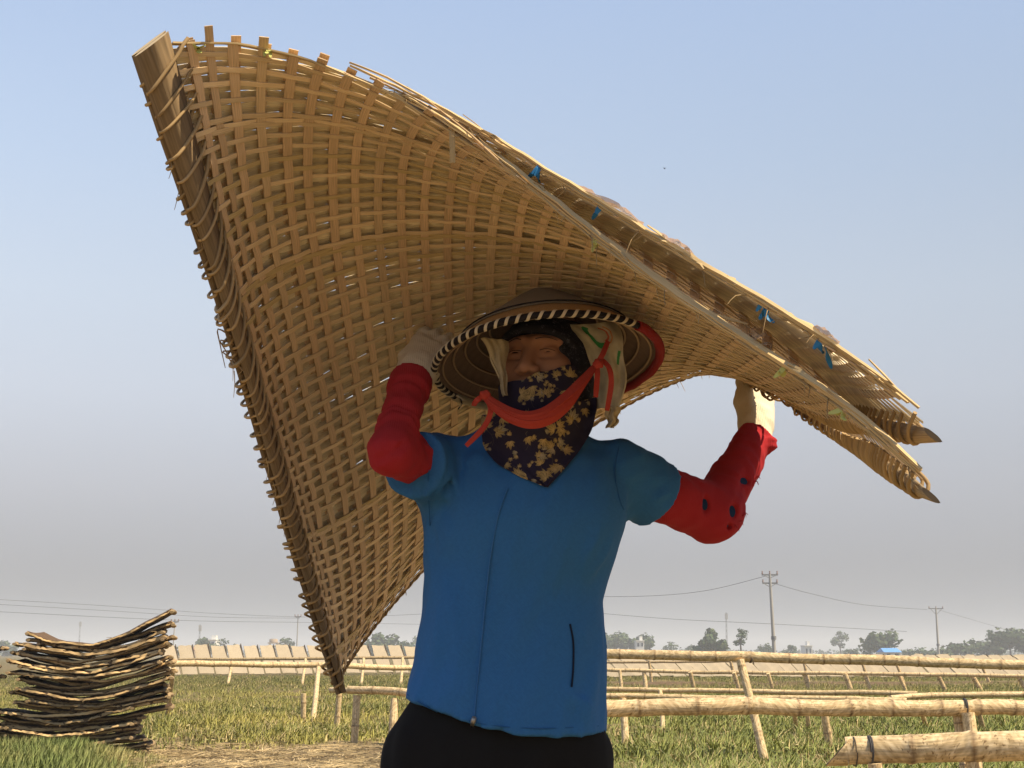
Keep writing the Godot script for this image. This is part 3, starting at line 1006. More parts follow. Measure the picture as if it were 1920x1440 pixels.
func build_racks() -> void:
	# left side
	rack("long bamboo rail rack running from the mat pile past the hanging mat", [{"path": [[300, 1243, 21.5], [500, 1246, 22.5], [640, 1248, 23.0], [800, 1254, 23.8], [960, 1256, 24.6]], "r": 0.044, "r1": 0.04}], [[597, 1253, 594, 20.4, 22.8, 0.033], [325, 1252, 327, 22.5, 21.6, 0.03]], 3)
	rack("thin grey bamboo rail rack close before the left drying panels", [{"path": [[335, 1237, 46.0], [560, 1235, 46.0], [800, 1232, 47.0], [900, 1232, 47.0]], "r": 0.045, "tone": 0.62, "step": 0.3}], [[436, 1237, 436, 45.0, 46.0, 0.04], [573, 1236, 573, 45.0, 46.0, 0.04], [682, 1235, 682, 45.0, 46.0, 0.04], [755, 1234, 755, 45.0, 46.0, 0.04]], 5)
	rack("low bamboo rack with two lapped rails ending under the mat corner", [{"path": [[620, 1294, 18.3], [700, 1296, 17.6], [760, 1299, 17.0]], "r": 0.033}, {"path": [[653, 1294, 15.5], [720, 1296, 15.3], [830, 1302, 15.0], [1000, 1306, 14.8]], "r": 0.040}], [[636, 1300, 637, 18.3, 18.3, 0.033], [669, 1303, 670, 15.4, 15.45, 0.036], [740, 1310, 738, 15.0, 15.2, 0.04]], 7)
	var st := spot(569, 1300, 20.0)
	var sb := bamboo([Vector3(st.x, -0.05, st.z), Vector3(st.x + 0.004, st.y * 0.5, st.z), st], 0.034, 0.033, 0.06, 91, 1.0, 0.22)
	var stake := thing("bamboo_stake", Vector3(st.x, 0, st.z), "single short bamboo stake standing alone left of the low rack", "stake")
	part("stake", sb.mesh(), M["pole"], stake, Vector3(st.x, 0, st.z))
	# right side
	var a := rack("highest bamboo rack at right whose thick top rail hides the horizon", [{"path": [[980, 1222, 13.0], [1150, 1227, 12.9], [1400, 1232, 12.8], [1650, 1239, 12.7], [1960, 1248, 12.6]], "r": 0.041, "gap": 0.27}], [[1388, 1238, 1427, 12.4, 12.75, 0.033]], 9)
	loop_wire(a[0], a[1], spot(1404, 1232, 12.8), Vector3(1, 0, 0), 0.045, 0.005, 2.0, 0.06, "bark")
	rack("far bamboo rack with thin rail and many legs before the right panels", [{"path": [[1000, 1252, 39.0], [1300, 1260, 38.5], [1600, 1263, 38.0], [1960, 1268, 37.5]], "r": 0.047, "step": 0.3}], [[1207, 1258, 1207, 38.5, 38.7, 0.05], [1060 + 102, 1257, 1162, 38.5, 38.7, 0.04], [1294, 1260, 1296, 38.5, 38.4, 0.05], [1376, 1261, 1379, 38.4, 38.3, 0.05], [1440, 1262, 1441, 38.3, 38.2, 0.045], [1507, 1262, 1508, 38.2, 38.2, 0.045], [1584, 1263, 1585, 38.0, 38.0, 0.06], [1620, 1264, 1621, 38.0, 38.0, 0.045], [1685, 1264, 1686, 38.0, 38.0, 0.045], [1758, 1265, 1759, 38.0, 38.0, 0.05], [1823, 1266, 1824, 38.0, 38.0, 0.06], [1908, 1267, 1909, 37.6, 37.6, 0.05]], 11)
	rack("thin dark bamboo rail rack lowest before the right panels", [{"path": [[1060, 1243, 50.0], [1400, 1240, 50.0], [1500, 1242, 50.0], [1960, 1252, 50.0]], "r": 0.04, "step": 0.35, "tone": 0.6}], [[1217, 1238, 1217, 50.0, 50.0, 0.045], [1370, 1240, 1372, 50.0, 50.0, 0.05], [1507, 1242, 1507, 50.0, 50.0, 0.045], [1617, 1244, 1617, 50.0, 50.0, 0.045], [1681, 1245, 1682, 50.0, 50.0, 0.045], [1840, 1248, 1840, 50.0, 50.0, 0.045]], 12)
	rack("middle bamboo rack with two thin rails that lap at right", [{"path": [[1000, 1291, 17.8], [1250, 1294, 17.6], [1500, 1298, 17.3], [1720, 1300, 17.0]], "r": 0.028}, {"path": [[1670, 1309, 16.6], [1760, 1304, 16.8], [1960, 1301, 16.9]], "r": 0.032}], [[1238, 1296, 1237, 17.2, 17.6, 0.025], [1483, 1299, 1482, 18.4, 17.4, 0.025], [1507, 1299, 1506, 17.6, 17.3, 0.026], [1716, 1302, 1724, 18.2, 17.0, 0.025], [1826, 1303, 1826, 17.4, 16.9, 0.03]], 13)
	rack("bamboo rack with a pale middling rail just above the thick near rail", [{"path": [[1000, 1302, 15.0], [1200, 1306, 14.9], [1400, 1309, 14.8], [1600, 1311, 14.6], [1700, 1315, 14.5]], "r": 0.027}], [[1168, 1310, 1168, 14.7, 14.9, 0.034], [1540, 1312, 1543, 14.8, 14.7, 0.036]], 15)
	var c := rack("thick near bamboo rack spanning from the woman's hip to the right edge", [{"path": [[1000, 1332, 8.7], [1200, 1329, 8.75], [1450, 1325, 8.8], [1700, 1326, 8.9], [1960, 1329, 9.0]], "r": 0.050, "r1": 0.044, "step": 0.04, "gap": 0.27}], [[1794, 1340, 1792, 8.9, 8.95, 0.025], [1815, 1338, 1812, 8.8, 8.88, 0.036]], 17)
	loop_wire(c[0], c[1], spot(1808, 1327, 8.93), Vector3(1, 0, 0), 0.051, 0.004, 1.6, 0.10)
	# nearest pole, cut aslant and open at its end
	var d := rack("nearest bamboo pole with slanted cut end at the lower right corner", [{"path": [[1588, 1409, 6.55], [1700, 1407, 6.5], [1820, 1404, 6.45], [1990, 1402, 6.4]], "r": 0.058, "r1": 0.062, "step": 0.03, "gap": 0.26}], [[1822, 1428, 1822, 6.45, 6.45, 0.026], [1640, 1433, 1640, 6.5, 6.5, 0.03]], 19)
	var e0 := spot(1588, 1409, 6.55)
	var e1 := spot(1700, 1407, 6.5)
	var ax := (e0 - e1).normalized()
	var tip := Buf.new()
	var ring_a := PackedVector3Array()
	var ring_b := PackedVector3Array()
	var ring_c := PackedVector3Array()
	var sd := ax.cross(Vector3.UP).normalized()
	var uu := sd.cross(ax).normalized()
	for s in 25:
		var an := TAU * s / 24
		var rd := sd * cos(an) + uu * sin(an)
		var reach := 0.035 - 0.055 * sin(an)
		ring_a.append(e0 + rd * 0.058 - ax * 0.002)
		ring_b.append(e0 + rd * 0.058 + ax * reach)
		ring_c.append(e0 + rd * 0.047 + ax * (reach - 0.004))
	tip.col = Color(0.74, 0.59, 0.37)
	for s in 24:
		var an := TAU * (s + 0.5) / 24
		var rd := sd * cos(an) + uu * sin(an)
		tip.quad(ring_a[s], ring_a[s + 1], ring_b[s + 1], ring_b[s], rd, Vector2(s / 24.0, 0), Vector2((s + 1) / 24.0, 0.1))
	tip.col = Color(0.22, 0.15, 0.085)
	for s in 24:
		tip.quad(ring_b[s], ring_b[s + 1], ring_c[s + 1], ring_c[s], ax, Vector2(0, 0), Vector2(0.1, 0.1))
	for s in 24:
		var an := TAU * (s + 0.5) / 24
		var rd := sd * cos(an) + uu * sin(an)
		tip.quad(ring_c[s], ring_c[s + 1], e0 + rd * 0.045 - ax * 0.001, e0 + rd * 0.046 - ax * 0.001, -rd, Vector2(0, 0), Vector2(0.1, 0.1))
	part("cut_end", tip.mesh(), M["pole"], d[0], d[1])
	loop_wire(d[0], d[1], spot(1600, 1409, 6.54), Vector3(1, 0, 0), 0.0595, 0.003, 1.0, 0.0, "bark")
	loop_wire(d[0], d[1], spot(1628, 1408.5, 6.53), Vector3(1, 0, 0), 0.061, 0.0045, 1.7, 0.16)

# ------------------------------------------------------------------ piles of mats
func build_piles() -> void:
	var wv := tex(64, 64, func(x, y):
		var cell := (int(x / 16) + int(y / 8)) % 2
		var edge := 0.55 if (x % 16 < 2 or y % 8 < 1) else 1.0
		var g := (0.95 if cell == 0 else 0.78) * edge * (0.9 + 0.2 * loopn(noise_a, x, y, 64, 64, 4.0, 4.0))
		return Color(g, g, g))
	var wn := bump(64, 64, func(x, y):
		var cell := (int(x / 16) + int(y / 8)) % 2
		return (0.8 if cell == 0 else 0.4) * (0.3 if (x % 16 < 2 or y % 8 < 1) else 1.0), 3.0)
	mat("woven", Color(1, 1, 1), 0.85, {"albedo_texture": wv, "vertex_color_use_as_albedo": true, "normal_enabled": true, "normal_texture": wn, "uv1_scale": Vector3(18, 24, 1)})
	var ord := ORDER
	var r := RandomNumberGenerator.new()
	r.seed = 31
	var n := 39
	for i in n:       # 0 is the top
		var f := i / (n - 1.0)
		var yc := lerpf(0.955, 0.03, f) + r.randf_range(-0.006, 0.006)
		var right := -2.76 + r.randf_range(-0.06, 0.03)
		var left := -3.94 + r.randf_range(-0.10, 0.14)
		if i > 24: right -= 0.24
		if i > 32: right += 0.10
		if i > 22: left -= 0.22
		var rise_r := lerpf(0.16, 0.05, clampf((f - 0.35) / 0.6, 0.0, 1.0)) * r.randf_range(0.85, 1.15)
		var rise_l := lerpf(0.085, 0.05, f) * r.randf_range(0.7, 1.3)
		if i == 0: rise_r = 0.30; rise_l = 0.075; right = -2.74; left = -3.90
		if i == 1: rise_r = 0.21
		var front := 12.6 + r.randf_range(-0.10, 0.06) + 0.05 * f
		var lab := "brown woven bamboo mat, %s from the top of the tall pile" % ord[i]
		if i == 0: lab = "topmost brown woven mat of the tall pile with upturned right end"
		if i == n - 1: lab = "lowest woven mat of the tall pile, flat on the ground"
		pile_mat(lab, "woven mats stacked in the tall pile", left, right, yc, rise_l, rise_r, front, r, i == 0)
	var m := 15
	for i in m:
		var f := i / (m - 1.0)
		var yc := lerpf(0.86, 0.10, f)
		var right := -4.13 + r.randf_range(-0.05, 0.09)
		if i > 9: right += 0.06
		pile_mat("brown woven bamboo mat, %s from the top of the pile cut by the left edge" % ORDER[i], "woven mats in the second pile at the left edge", right - 1.25, right, yc, 0.08, 0.10 * r.randf_range(0.7, 1.3), 12.5 + r.randf_range(-0.10, 0.10), r, false)

func pile_mat(label: String, group: String, xl: float, xr: float, yc: float, rl: float, rr: float, front: float, r: RandomNumberGenerator, top: bool) -> void:
	var base := Vector3((xl + xr) * 0.5, yc, -front - 0.7)
	var o := thing("stacked_mat", base, label, "woven mat", group)
	var low := r.randf_range(0.40, 0.52)
	var ph := r.randf() * 10.0
	var shift := r.randf_range(-0.05, 0.05)
	var tiltv := r.randf_range(-0.014, 0.006)
	var at := func(u: float, v: float) -> Vector3:
		var y := yc
		if u < low: y += rl * pow((low - u) / low, 1.7)
		else: y += rr * pow((u - low) / (1.0 - low), 1.35)
		y += 0.008 * sin(u * 7.0 + ph) + 0.004 * sin(u * 23.0 + ph * 2.0) 
		y += v * ((y - 0.895) * 0.07 + tiltv) + 0.010 * sin(v * 6.0 + ph * 1.3) * sin(u * 5.0 + ph)
		if top and u < 0.2: y += 0.03 * pow(1.0 - u / 0.2, 2.0)
		return Vector3(lerpf(xl, xr, u) + v * 1.38 * xr / front + 0.015 * sin(v * 5.0 + ph), y, -(front + v * 1.38 + 0.012 * sin(u * 17.0 + ph) + 0.006 * sin(u * 61.0 + ph)) + shift * u)
	var tone := r.randf_range(0.62, 1.05)
	var g := PackedVector3Array()
	for j in 9:
		for i in 18: g.append(at.call(i / 17.0, j / 8.0))
	var b := Buf.new()
	b.col = Color(0.30, 0.185, 0.10) * tone
	b.sheet(g, 18, 9, 0.025)
	part("woven_sheet", b.mesh(), M["woven"], o, base)
	# pale selvage along the near edge
	var eb := Buf.new()
	var pts := PackedVector3Array()
	var no := PackedVector3Array()
	for i in 80:
		var u := i / 79.0
		pts.append(at.call(u, 0.0) + Vector3(0, 0.003 + 0.005 * noise_b.get_noise_2d(u * 30.0, ph * 7.0), 0.004 + 0.010 * noise_b.get_noise_2d(u * 22.0, ph * 3.0)))
		no.append(Vector3(0, 0.6 + 0.5 * sin(u * 37.0 + ph), 1.0).normalized())
	eb.col = Color(0.62, 0.46, 0.25) * r.randf_range(0.45, 1.2)
	eb.strip(pts, no, 0.0085 * r.randf_range(0.6, 1.5), 0.003)
	part("selvage", eb.mesh(), M["weft"], o, base)
	# bars along both short sides
	for s in 2:
		var u := 0.012 if s == 0 else 0.988
		var sgn := -1.0 if s == 0 else 1.0
		var bb := Buf.new()
		var out_by := -r.randf_range(0.02, 0.07)
		var path := PackedVector3Array()
		var rad := PackedFloat32Array()
		for k in 9:
			var v := out_by + 1.1 * k / 8.0
			path.append(at.call(u, v) + Vector3(sgn * 0.012, -0.004, 0.0))
			rad.append(0.026 if k > 0 and k < 8 else 0.016)
		bb.col = Color(0.44, 0.32, 0.18) * r.randf_range(0.6, 1.15)
		bb.tube(path, rad, 10)
		for q in bb.v.size():      # split bamboo is flatter than it is wide
			var mid: Vector3 = at.call(u, clampf((-bb.v[q].z - front) / 1.38, -0.1, 1.1))
			bb.v[q].y = mid.y + (bb.v[q].y - mid.y) * 0.66
		part("end_bar", bb.mesh(), M["plank"], o, base)
	# loose split ends
	var fb := Buf.new()
	for k in 5:
		var u := r.randf()
		var p: Vector3 = at.call(u, 0.0)
		var t := Vector3(r.randf_range(-0.08, 0.08), r.randf_range(-0.03, 0.02), r.randf_range(0.01, 0.05))
		fb.col = Color(0.5, 0.36, 0.2) * r.randf_range(0.5, 1.2)
		fb.tube(PackedVector3Array([p, p + t * 0.5 + Vector3(0, 0.006, 0), p + t]), PackedFloat32Array([0.002, 0.0018, 0.001]), 4, false)
	var lo := part("loose_fibre", fb.mesh(), M["weft"], o, base)
	lo.set_meta("kind", "stuff")

# ------------------------------------------------------------------ the two carried mats
# corner net of the lower mat: six control points along its length, four across (front to rear)
var NET := [
	Vector3(-0.523, 1.770, -2.129), Vector3(-0.424, 1.343, -2.438), Vector3(-0.428, 1.205, -2.814), Vector3(-0.354, 0.842, -3.172),
	Vector3(-0.285, 1.856, -2.264), Vector3(-0.625, 1.764, -2.760), Vector3(-0.219, 1.123, -3.063), Vector3(-0.383, 0.842, -3.444),
	Vector3(0.044, 1.694, -2.283), Vector3(-0.179, 1.993, -2.872), Vector3(0.057, 1.269, -3.312), Vector3(-0.339, 0.990, -3.637),
	Vector3(0.135, 1.349, -2.158), Vector3(0.249, 1.770, -2.494), Vector3(-0.002, 1.566, -3.010), Vector3(0.223, 1.665, -3.518),
	Vector3(0.307, 1.342, -1.895), Vector3(0.537, 1.466, -2.251), Vector3(0.168, 1.476, -2.750), Vector3(0.560, 1.513, -3.376),
	Vector3(0.491, 1.085, -1.799), Vector3(0.485, 1.231, -2.303), Vector3(0.768, 1.206, -2.869), Vector3(0.455, 1.460, -3.040)]
const BIN5 := [1.0, 5.0, 10.0, 10.0, 5.0, 1.0]
const BIN4 := [1.0, 4.0, 6.0, 4.0, 1.0]

func cub(a: Vector3, b: Vector3, c: Vector3, d: Vector3, t: float) -> Vector3:
	var m := 1.0 - t
	return a * m * m * m + b * 3.0 * m * m * t + c * 3.0 * m * t * t + d * t * t * t

func cub_d(a: Vector3, b: Vector3, c: Vector3, d: Vector3, t: float) -> Vector3:
	var m := 1.0 - t
	return (b - a) * 3.0 * m * m + (c - b) * 6.0 * m * t + (d - c) * 3.0 * t * t

# point and normal of the sheet; the normal points up and away, to the side the sun sees
func on_mat(s: float, t: float) -> Array:
	var p := Vector3.ZERO
	var dt := Vector3.ZERO
	var ds := Vector3.ZERO
	var rows := []
	for i in 6:
		var a: Vector3 = NET[i * 4]
		var b: Vector3 = NET[i * 4 + 1]
		var c: Vector3 = NET[i * 4 + 2]
		var d: Vector3 = NET[i * 4 + 3]
		var q := cub(a, b, c, d, t)
		rows.append(q)
		var w: float = BIN5[i] * pow(s, i) * pow(1.0 - s, 5 - i)
		p += q * w
		dt += cub_d(a, b, c, d, t) * w
	for i in 5:
		ds += (rows[i + 1] - rows[i]) * 5.0 * float(BIN4[i]) * pow(s, i) * pow(1.0 - s, 4 - i)
	return [p, dt.cross(ds).normalized() * nsign, ds.normalized(), dt.normalized()]

var nsign := 1.0
var lift := 0.0        # 0 for the lower mat; the upper one rides above it

func at_mat(s: float, t: float) -> Array:
	var ss := clampf(s, 0.0, 1.0)
	var tc := clampf(t, 0.0, 1.0)
	var q := on_mat(ss, tc)
	q[0] += q[2] * (s - ss) * 1.4 + q[3] * (t - tc) * 1.42
	if lift > 0.0:
		var k := smoothstep(0.26, 0.76, ss) * (1.0 - 0.18 * smoothstep(0.76, 1.0, ss))
		q[0] += q[1] * (0.011 + 0.046 * k * exp(-tc / 0.10)) + q[3] * (-0.004 * k) - q[2] * 0.055 * smoothstep(0.8, 1.0, ss)
	return q

func build_mats() -> void:
	var q := on_mat(0.5, 0.4)
	if q[1].y < 0.0: nsign = -1.0
	var r := RandomNumberGenerator.new()
	r.seed = 77
	carried_mat(r, false)
	carried_mat(r, true)

func carried_mat(r: RandomNumberGenerator, upper: bool) -> void:
	lift = 1.0 if upper else 0.0
	var mid := at_mat(0.5, 0.5)
	var base: Vector3 = mid[0]
	var o := thing("carried_mat", base, "upper woven bamboo mat with blue ties, carried over the head behind the other" if upper else "lower woven bamboo mat bent over the woman's hat, seen from underneath", "woven mat", "large woven mats carried on the woman's head")
	# warps: broad flat strips from front to rear
	var warps := [0.040, 0.060]
	var s := 0.086
	while s < 0.925:
		warps.append(s + r.randf_range(-0.002, 0.002))
		s += 0.0330
	warps.append(0.935); warps.append(0.957)
	# wefts: thin strips along the length; tight pairs with an open row beside them mark the bands
	var wefts := []
	var pitch := 0.0076 if upper else 0.0178
	var t := 0.010
	while t < 0.994:
		var skip := false
		if not upper:
			for b in [0.070, 0.283, 0.700, 0.925]:
				if t > b - 0.004 and t < b + pitch * 0.9: skip = true
		if not skip: wefts.append(t + r.randf_range(-0.0012, 0.0012) * (1.0 if not upper else 0.6))
		t += pitch
	if not upper:
		for b in [0.070, 0.283, 0.700, 0.925]:
			wefts.append(b + pitch * 1.02); wefts.append(b + pitch * 1.42)
		wefts.sort()
	var nw := warps.size()
	# wefts
	for j in wefts.size():
		var tt: float = wefts[j]
		var pts := PackedVector3Array()
		var no := PackedVector3Array()
		var amp := 0.0012 if not upper else 0.0011
		var ph := r.randf() * 50.0
		var drift := 0.0012 if not upper else 0.0009
		var put := func(ss: float, off: float) -> void:
			var wob := drift * noise_b.get_noise_2d(ss * 5.0, ph)
			var p := at_mat(ss, clampf(tt + wob, 0.002, 0.998))
			pts.append(p[0] + p[1] * off); no.append(p[1])
		put.call(0.006, 0.002)
		for i in nw:
			var sg := 1.0 if (i + j) % 2 == 0 else -1.0
			if i > 0: put.call((warps[i - 1] + warps[i]) * 0.5, 0.0)
			put.call(warps[i] - 0.0035, amp * sg); put.call(warps[i] + 0.0035, amp * sg)
		put.call(0.994, 0.002)
		var b := Buf.new()
		var tone := r.randf_range(0.80, 1.12)
		b.col = Color(0.84, 0.67, 0.45) * tone
		if upper: b.col = Color(0.88, 0.80, 0.61) * tone
		if not upper and r.randf() < 0.12: b.col = Color(0.62, 0.50, 0.28)
		b.strip(pts, no, (0.0041 if not upper else (0.0053 if tt < 0.12 else 0.0063)) * r.randf_range(0.88, 1.10), 0.0007, 1.6)
		part("weft_strip", b.mesh(), M["thin_weft" if upper else "weft"], o, base)
	# warps
	var nj := wefts.size()
	for i in nw:
		var pts := PackedVector3Array()
		var no := PackedVector3Array()
		var ph := r.randf() * 50.0
		var ws: float = warps[i]
		var put := func(tt: float, off: float) -> void:
			var wob := 0.0016 * noise_b.get_noise_2d(tt * 4.0, ph)
			var p := at_mat(ws + wob, tt)
			pts.append(p[0] + p[1] * off); no.append(p[1])
		var ext := 0.004
		if not upper and ws < 0.45 and i % 2 == 1: ext = r.randf_range(0.012, 0.022)
		if upper and r.randf() < 0.3: ext = r.randf_range(0.004, 0.012)
		put.call(-ext, 0.001)
		for j in nj:
			var sg := -1.0 if (i + j) % 2 == 0 else 1.0
			put.call(wefts[j], (0.0006 if upper else 0.0013) * sg)
			if j < nj - 1: put.call((wefts[j] + wefts[j + 1]) * 0.5, 0.0)
		put.call(1.0 + r.randf_range(0.0, 0.006), 0.0)
		var b := Buf.new()
		var tone := r.randf_range(0.86, 1.10)
		b.col = Color(0.78, 0.575, 0.375) * tone
		if i % 5 == 3: b.col = Color(0.77, 0.59, 0.385) * tone
		b.strip(pts, no, 0.0072 * (0.85 if i < 2 else 1.0) * r.randf_range(0.9, 1.1), 0.0008, 1.2)
		part("warp_strip", b.mesh(), M["warp"], o, base)
	# bars along the short ends: split bamboo, arched, with cut ends
	for e in 2:
		var es := 0.0 if e == 0 else 1.0
		var out := -1.0 if e == 0 else 1.0
		var b := Buf.new()
		var prof := []
		for k in 9:
			var a := PI * k / 8.0
			prof.append(Vector2(cos(a) * 0.031, sin(a) * (0.0065 if e == 0 else 0.0120)))
		for k in 5: prof.append(Vector2(lerpf(-0.031, 0.031, (k + 1) / 6.0), -0.0035))
		var rows := 26
		var np := prof.size()
		b.col = Color(0.30, 0.215, 0.125) if not upper else Color(0.27, 0.19, 0.11)
		if e == 1: b.col = Color(0.50, 0.38, 0.23)
		for k in rows:
			var tt := (-0.003 if e == 0 else -0.006) + 1.03 * k / (rows - 1.0)
			var p := at_mat(es, tt)
			var wd := 1.0
			if e == 1: wd = 0.50 * sqrt(clampf((tt + 0.022) / 0.05, 0.3, 1.0))
			if tt > 0.98: wd *= clampf(1.0 - (tt - 0.98) * 6.0, 0.5, 1.0)
			wd *= 1.0 + 0.05 * noise_a.get_noise_1d(tt * 3.0 + e * 9.0)
			var cen: Vector3 = p[0] - p[1] * 0.004 + p[2] * out * (0.004 + 0.003 * noise_a.get_noise_1d(tt * 1.5 + 20.0 + e * 7.0))
			for m in np:
				var v: Vector2 = prof[m]
				var skew := 0.016 * v.x / 0.031 if k == 0 else 0.0
				b.vert(cen + p[2] * v.x * wd - p[1] * (v.y * (1.0 if e == 0 else minf(1.0, wd * 1.6)) + 0.001 * noise_b.get_noise_2d(tt * 9.0, m * 3.0)) - p[3] * skew, (p[2] * v.x * 0.33 - p[1] * v.y).normalized(), Vector2(m / 13.0, tt * 1.6))
		for k in rows - 1:
			for m in np:
				var q0 := k * np + m
				var q1 := k * np + (m + 1) % np
				b.tri(q0, q1, q1 + np); b.tri(q0, q1 + np, q0 + np)
		for k in [0, rows - 1]:
			var nn: Vector3 = at_mat(es, 0.0 if k == 0 else 1.0)[3] * (-1.0 if k == 0 else 1.0)
			b.col = Color(0.5, 0.4, 0.26) if e == 0 else Color(0.33, 0.25, 0.16)
			var c0 := b.v.size()
			for m in np: b.vert(b.v[k * np + m], nn, Vector2(0.5, 0.02 * m))
			for m in range(1, np - 1): b.tri(c0, c0 + m, c0 + m + 1)
		part("end_bar", b.mesh(), M["plank"], o, base)
		# bindings: weft ends wound slantwise round the bar
		var tk := 0.010 if e == 0 else 0.014
		var cnt := 0
		while tk < 0.985:
			cnt += 1
			var sk := r.randf_range(0.014, 0.030)
			var bulge := r.randf_range(0.0, 0.004)
			if not upper and e == 0 and (cnt == 12 or cnt == 13 or cnt == 16): bulge = 0.022
			var path := []
			for w in [[0.054, -0.001, -0.5], [0.040, -0.006, -0.25], [0.028, -0.0095, 0.0], [0.0, -0.0125, 0.45], [-0.028, -0.0095, 0.9], [-0.0335 - bulge, -0.001, 1.05], [-0.022 - bulge * 0.5, 0.009, 1.15], [0.01, 0.009, 1.3], [0.036, 0.004, 1.5]]:
				var p := at_mat(es, clampf(tk + sk * w[2], -0.03, 1.02))
				path.append(p[0] - p[2] * out * w[0] * (1.0 if e == 0 else 0.52) + p[1] * w[1] * (1.0 if e == 0 or w[1] > 0.0 else 1.35))
			var pts := bez(path, 22)
			var b2 := Buf.new()
			b2.col = Color(0.52, 0.38, 0.21) * r.randf_range(0.7, 1.15)
			b2.tube(pts, radii(22, 0.0030 * r.randf_range(0.8, 1.2), 0.0024), 6)
			part("binding", b2.mesh(), M["weft"], o, base)
			tk += r.randf_range(0.018, 0.028)
			if cnt > 46: break
	# pale selvage bundle along the front edge
	for k in 3:
		var s0 := (0.02 if k == 0 else r.randf_range(0.24, 0.34)) if not upper else r.randf_range(0.2, 0.3)
		var n := 70
		var pts := PackedVector3Array()
		var no := PackedVector3Array()
		for i in n:
			var ss := lerpf(s0, r.randf_range(0.965, 0.985) if i == n - 1 else 0.975, i / (n - 1.0))
			var p := at_mat(ss, -0.001 - 0.003 * k + 0.0035 * noise_a.get_noise_2d(ss * 9.0, k * 7.0 + lift * 30.0))
			var roll := 0.9 * noise_b.get_noise_2d(ss * 7.0, k * 11.0 + 3.0)
			pts.append(p[0] + p[1] * (0.002 + 0.003 * k + 0.002 * noise_b.get_noise_2d(ss * 16.0, k * 5.0)))
			no.append((p[1] * (0.75 + roll * 0.3) - p[3] * (0.7 - roll * 0.4)).normalized())
		var b := Buf.new()
		b.col = Color(0.66, 0.51, 0.285) * r.randf_range(0.9, 1.1)
		b.strip(pts, no, (0.0076 if not upper else 0.0046) * (1.0 - 0.2 * k), 0.0014, 1.4, 0.5)
		part("selvage_strip", b.mesh(), M["weft"], o, base)
	# twined edge along the rear
	for k in 2:
		var pts := PackedVector3Array()
		for i in 300:
			var ss := lerpf(0.01, 0.99, i / 299.0)
			var p := at_mat(ss, 1.004 + 0.0030 * sin(ss * 220.0 + PI * k) + 0.002 * noise_b.get_noise_1d(ss * 12.0))
			pts.append(p[0] + p[1] * 0.0022 * cos(ss * 220.0 + PI * k))
		var b := Buf.new()
		b.col = Color(0.38, 0.27, 0.14)
		b.tube(pts, radii(300, 0.0026, 0.0026), 6)
		part("edge_cord", b.mesh(), M["weft"], o, base)
	# ties
	var ties := [[0.045, 0.012, "green_leaf", 0.030], [0.125, 0.006, "green_leaf", 0.026], [0.57, 0.004, "green_leaf", 0.024], [0.835, 0.004, "green_leaf", 0.022], [0.905, 0.006, "green_leaf", 0.034]]
	if upper: ties = [[0.46, 0.0, "blue_twine", 0.045], [0.555, 0.006, "blue_twine", 0.024], [0.79, 0.006, "blue_twine", 0.040], [0.865, 0.006, "blue_twine", 0.046]]
	for q in ties:
		for k in 2:
			var p := at_mat(q[0] + r.randf_range(-0.004, 0.004), q[1])
			var l: float = q[3] * (0.6 if upper else 0.5)
			var d: Vector3 = (p[3] * r.randf_range(0.3, 1.0) + p[2] * r.randf_range(-0.2, 1.1)).normalized()
			if q[2] == "green_leaf": d = (-p[3] * 0.5 + p[2] * r.randf_range(-0.7, 0.9) + p[1] * 0.3).normalized()
			var a: Vector3 = p[0] - p[3] * 0.010 + p[1] * 0.008
			var pts := bez([a - d * l * 0.2 - p[1] * 0.018, a - p[1] * 0.004, a + d * l * 0.5 - p[1] * 0.018, a + d * l - p[1] * (0.02 + 0.01 * k)], 12)
			var no := PackedVector3Array()
			for i in 12: no.append((p[1] - p[3] * (0.8 + 0.8 * sin(i * 0.7 + k))).normalized())
			var b := Buf.new()
			b.strip(pts, no, 0.0038 if q[2] == "blue_twine" else 0.0034, 0.0005, 1.0, 0.7)
			part("twine_tie" if q[2] == "blue_twine" else "leaf_tie", b.mesh(), M[q[2]], o, base)
	# torn plastic film caught on the edge
	var films := [[0.80, 0.03]] if not upper else [[0.565, 0.10], [0.665, 0.05], [0.865, 0.035]]
	for q in films:
		var g := PackedVector3Array()
		for j in 7:
			for i in 14:
				var u := i / 13.0
				var v := j / 6.0
				var p := at_mat(q[0] + q[1] * (u - 0.5), -0.006 + 0.05 * v * (0.6 + 0.6 * sin(u * PI)))
				var wv := 0.006 * noise_b.get_noise_2d(u * 2.5 + q[0] * 50.0, v * 2.0) + 0.0012 * sin(u * 17.0 + v * 6.0)
				g.append(p[0] + p[1] * (0.010 + wv + 0.007 * sin(u * PI) * (1.0 - v)) - p[3] * 0.008 * sin(u * PI) * (1.0 - v))
		var b := Buf.new()
		b.sheet(g, 14, 7, 0.0004)
		part("plastic_film", b.mesh(), M["film"], o, base)
	# loose fibres and split ends
	var fb := Buf.new()
	for k in 46:
		var edge := r.randf()
		var p := at_mat(r.randf_range(0.25, 0.98), -0.004 if edge < 0.5 else 1.004)
		if edge > 0.85: p = at_mat(-0.025, r.randf_range(0.1, 0.95))
		var d: Vector3 = (p[2] * r.randf_range(-1, 1) + p[3] * (r.randf_range(-1.0, 0.2) if edge < 0.5 else r.randf_range(-0.1, 0.8)) + Vector3.DOWN * r.randf_range(0.0, 1.0)).normalized()
		var l := r.randf_range(0.008, 0.035)
		fb.col = Color(0.5, 0.37, 0.2) * r.randf_range(0.5, 1.2)
		fb.tube(bez([p[0], p[0] + d * l * 0.6 + p[1] * r.randf_range(-0.006, 0.006), p[0] + d * l + Vector3.DOWN * l * 0.3], 5), radii(5, 0.0009, 0.0004), 4, false)
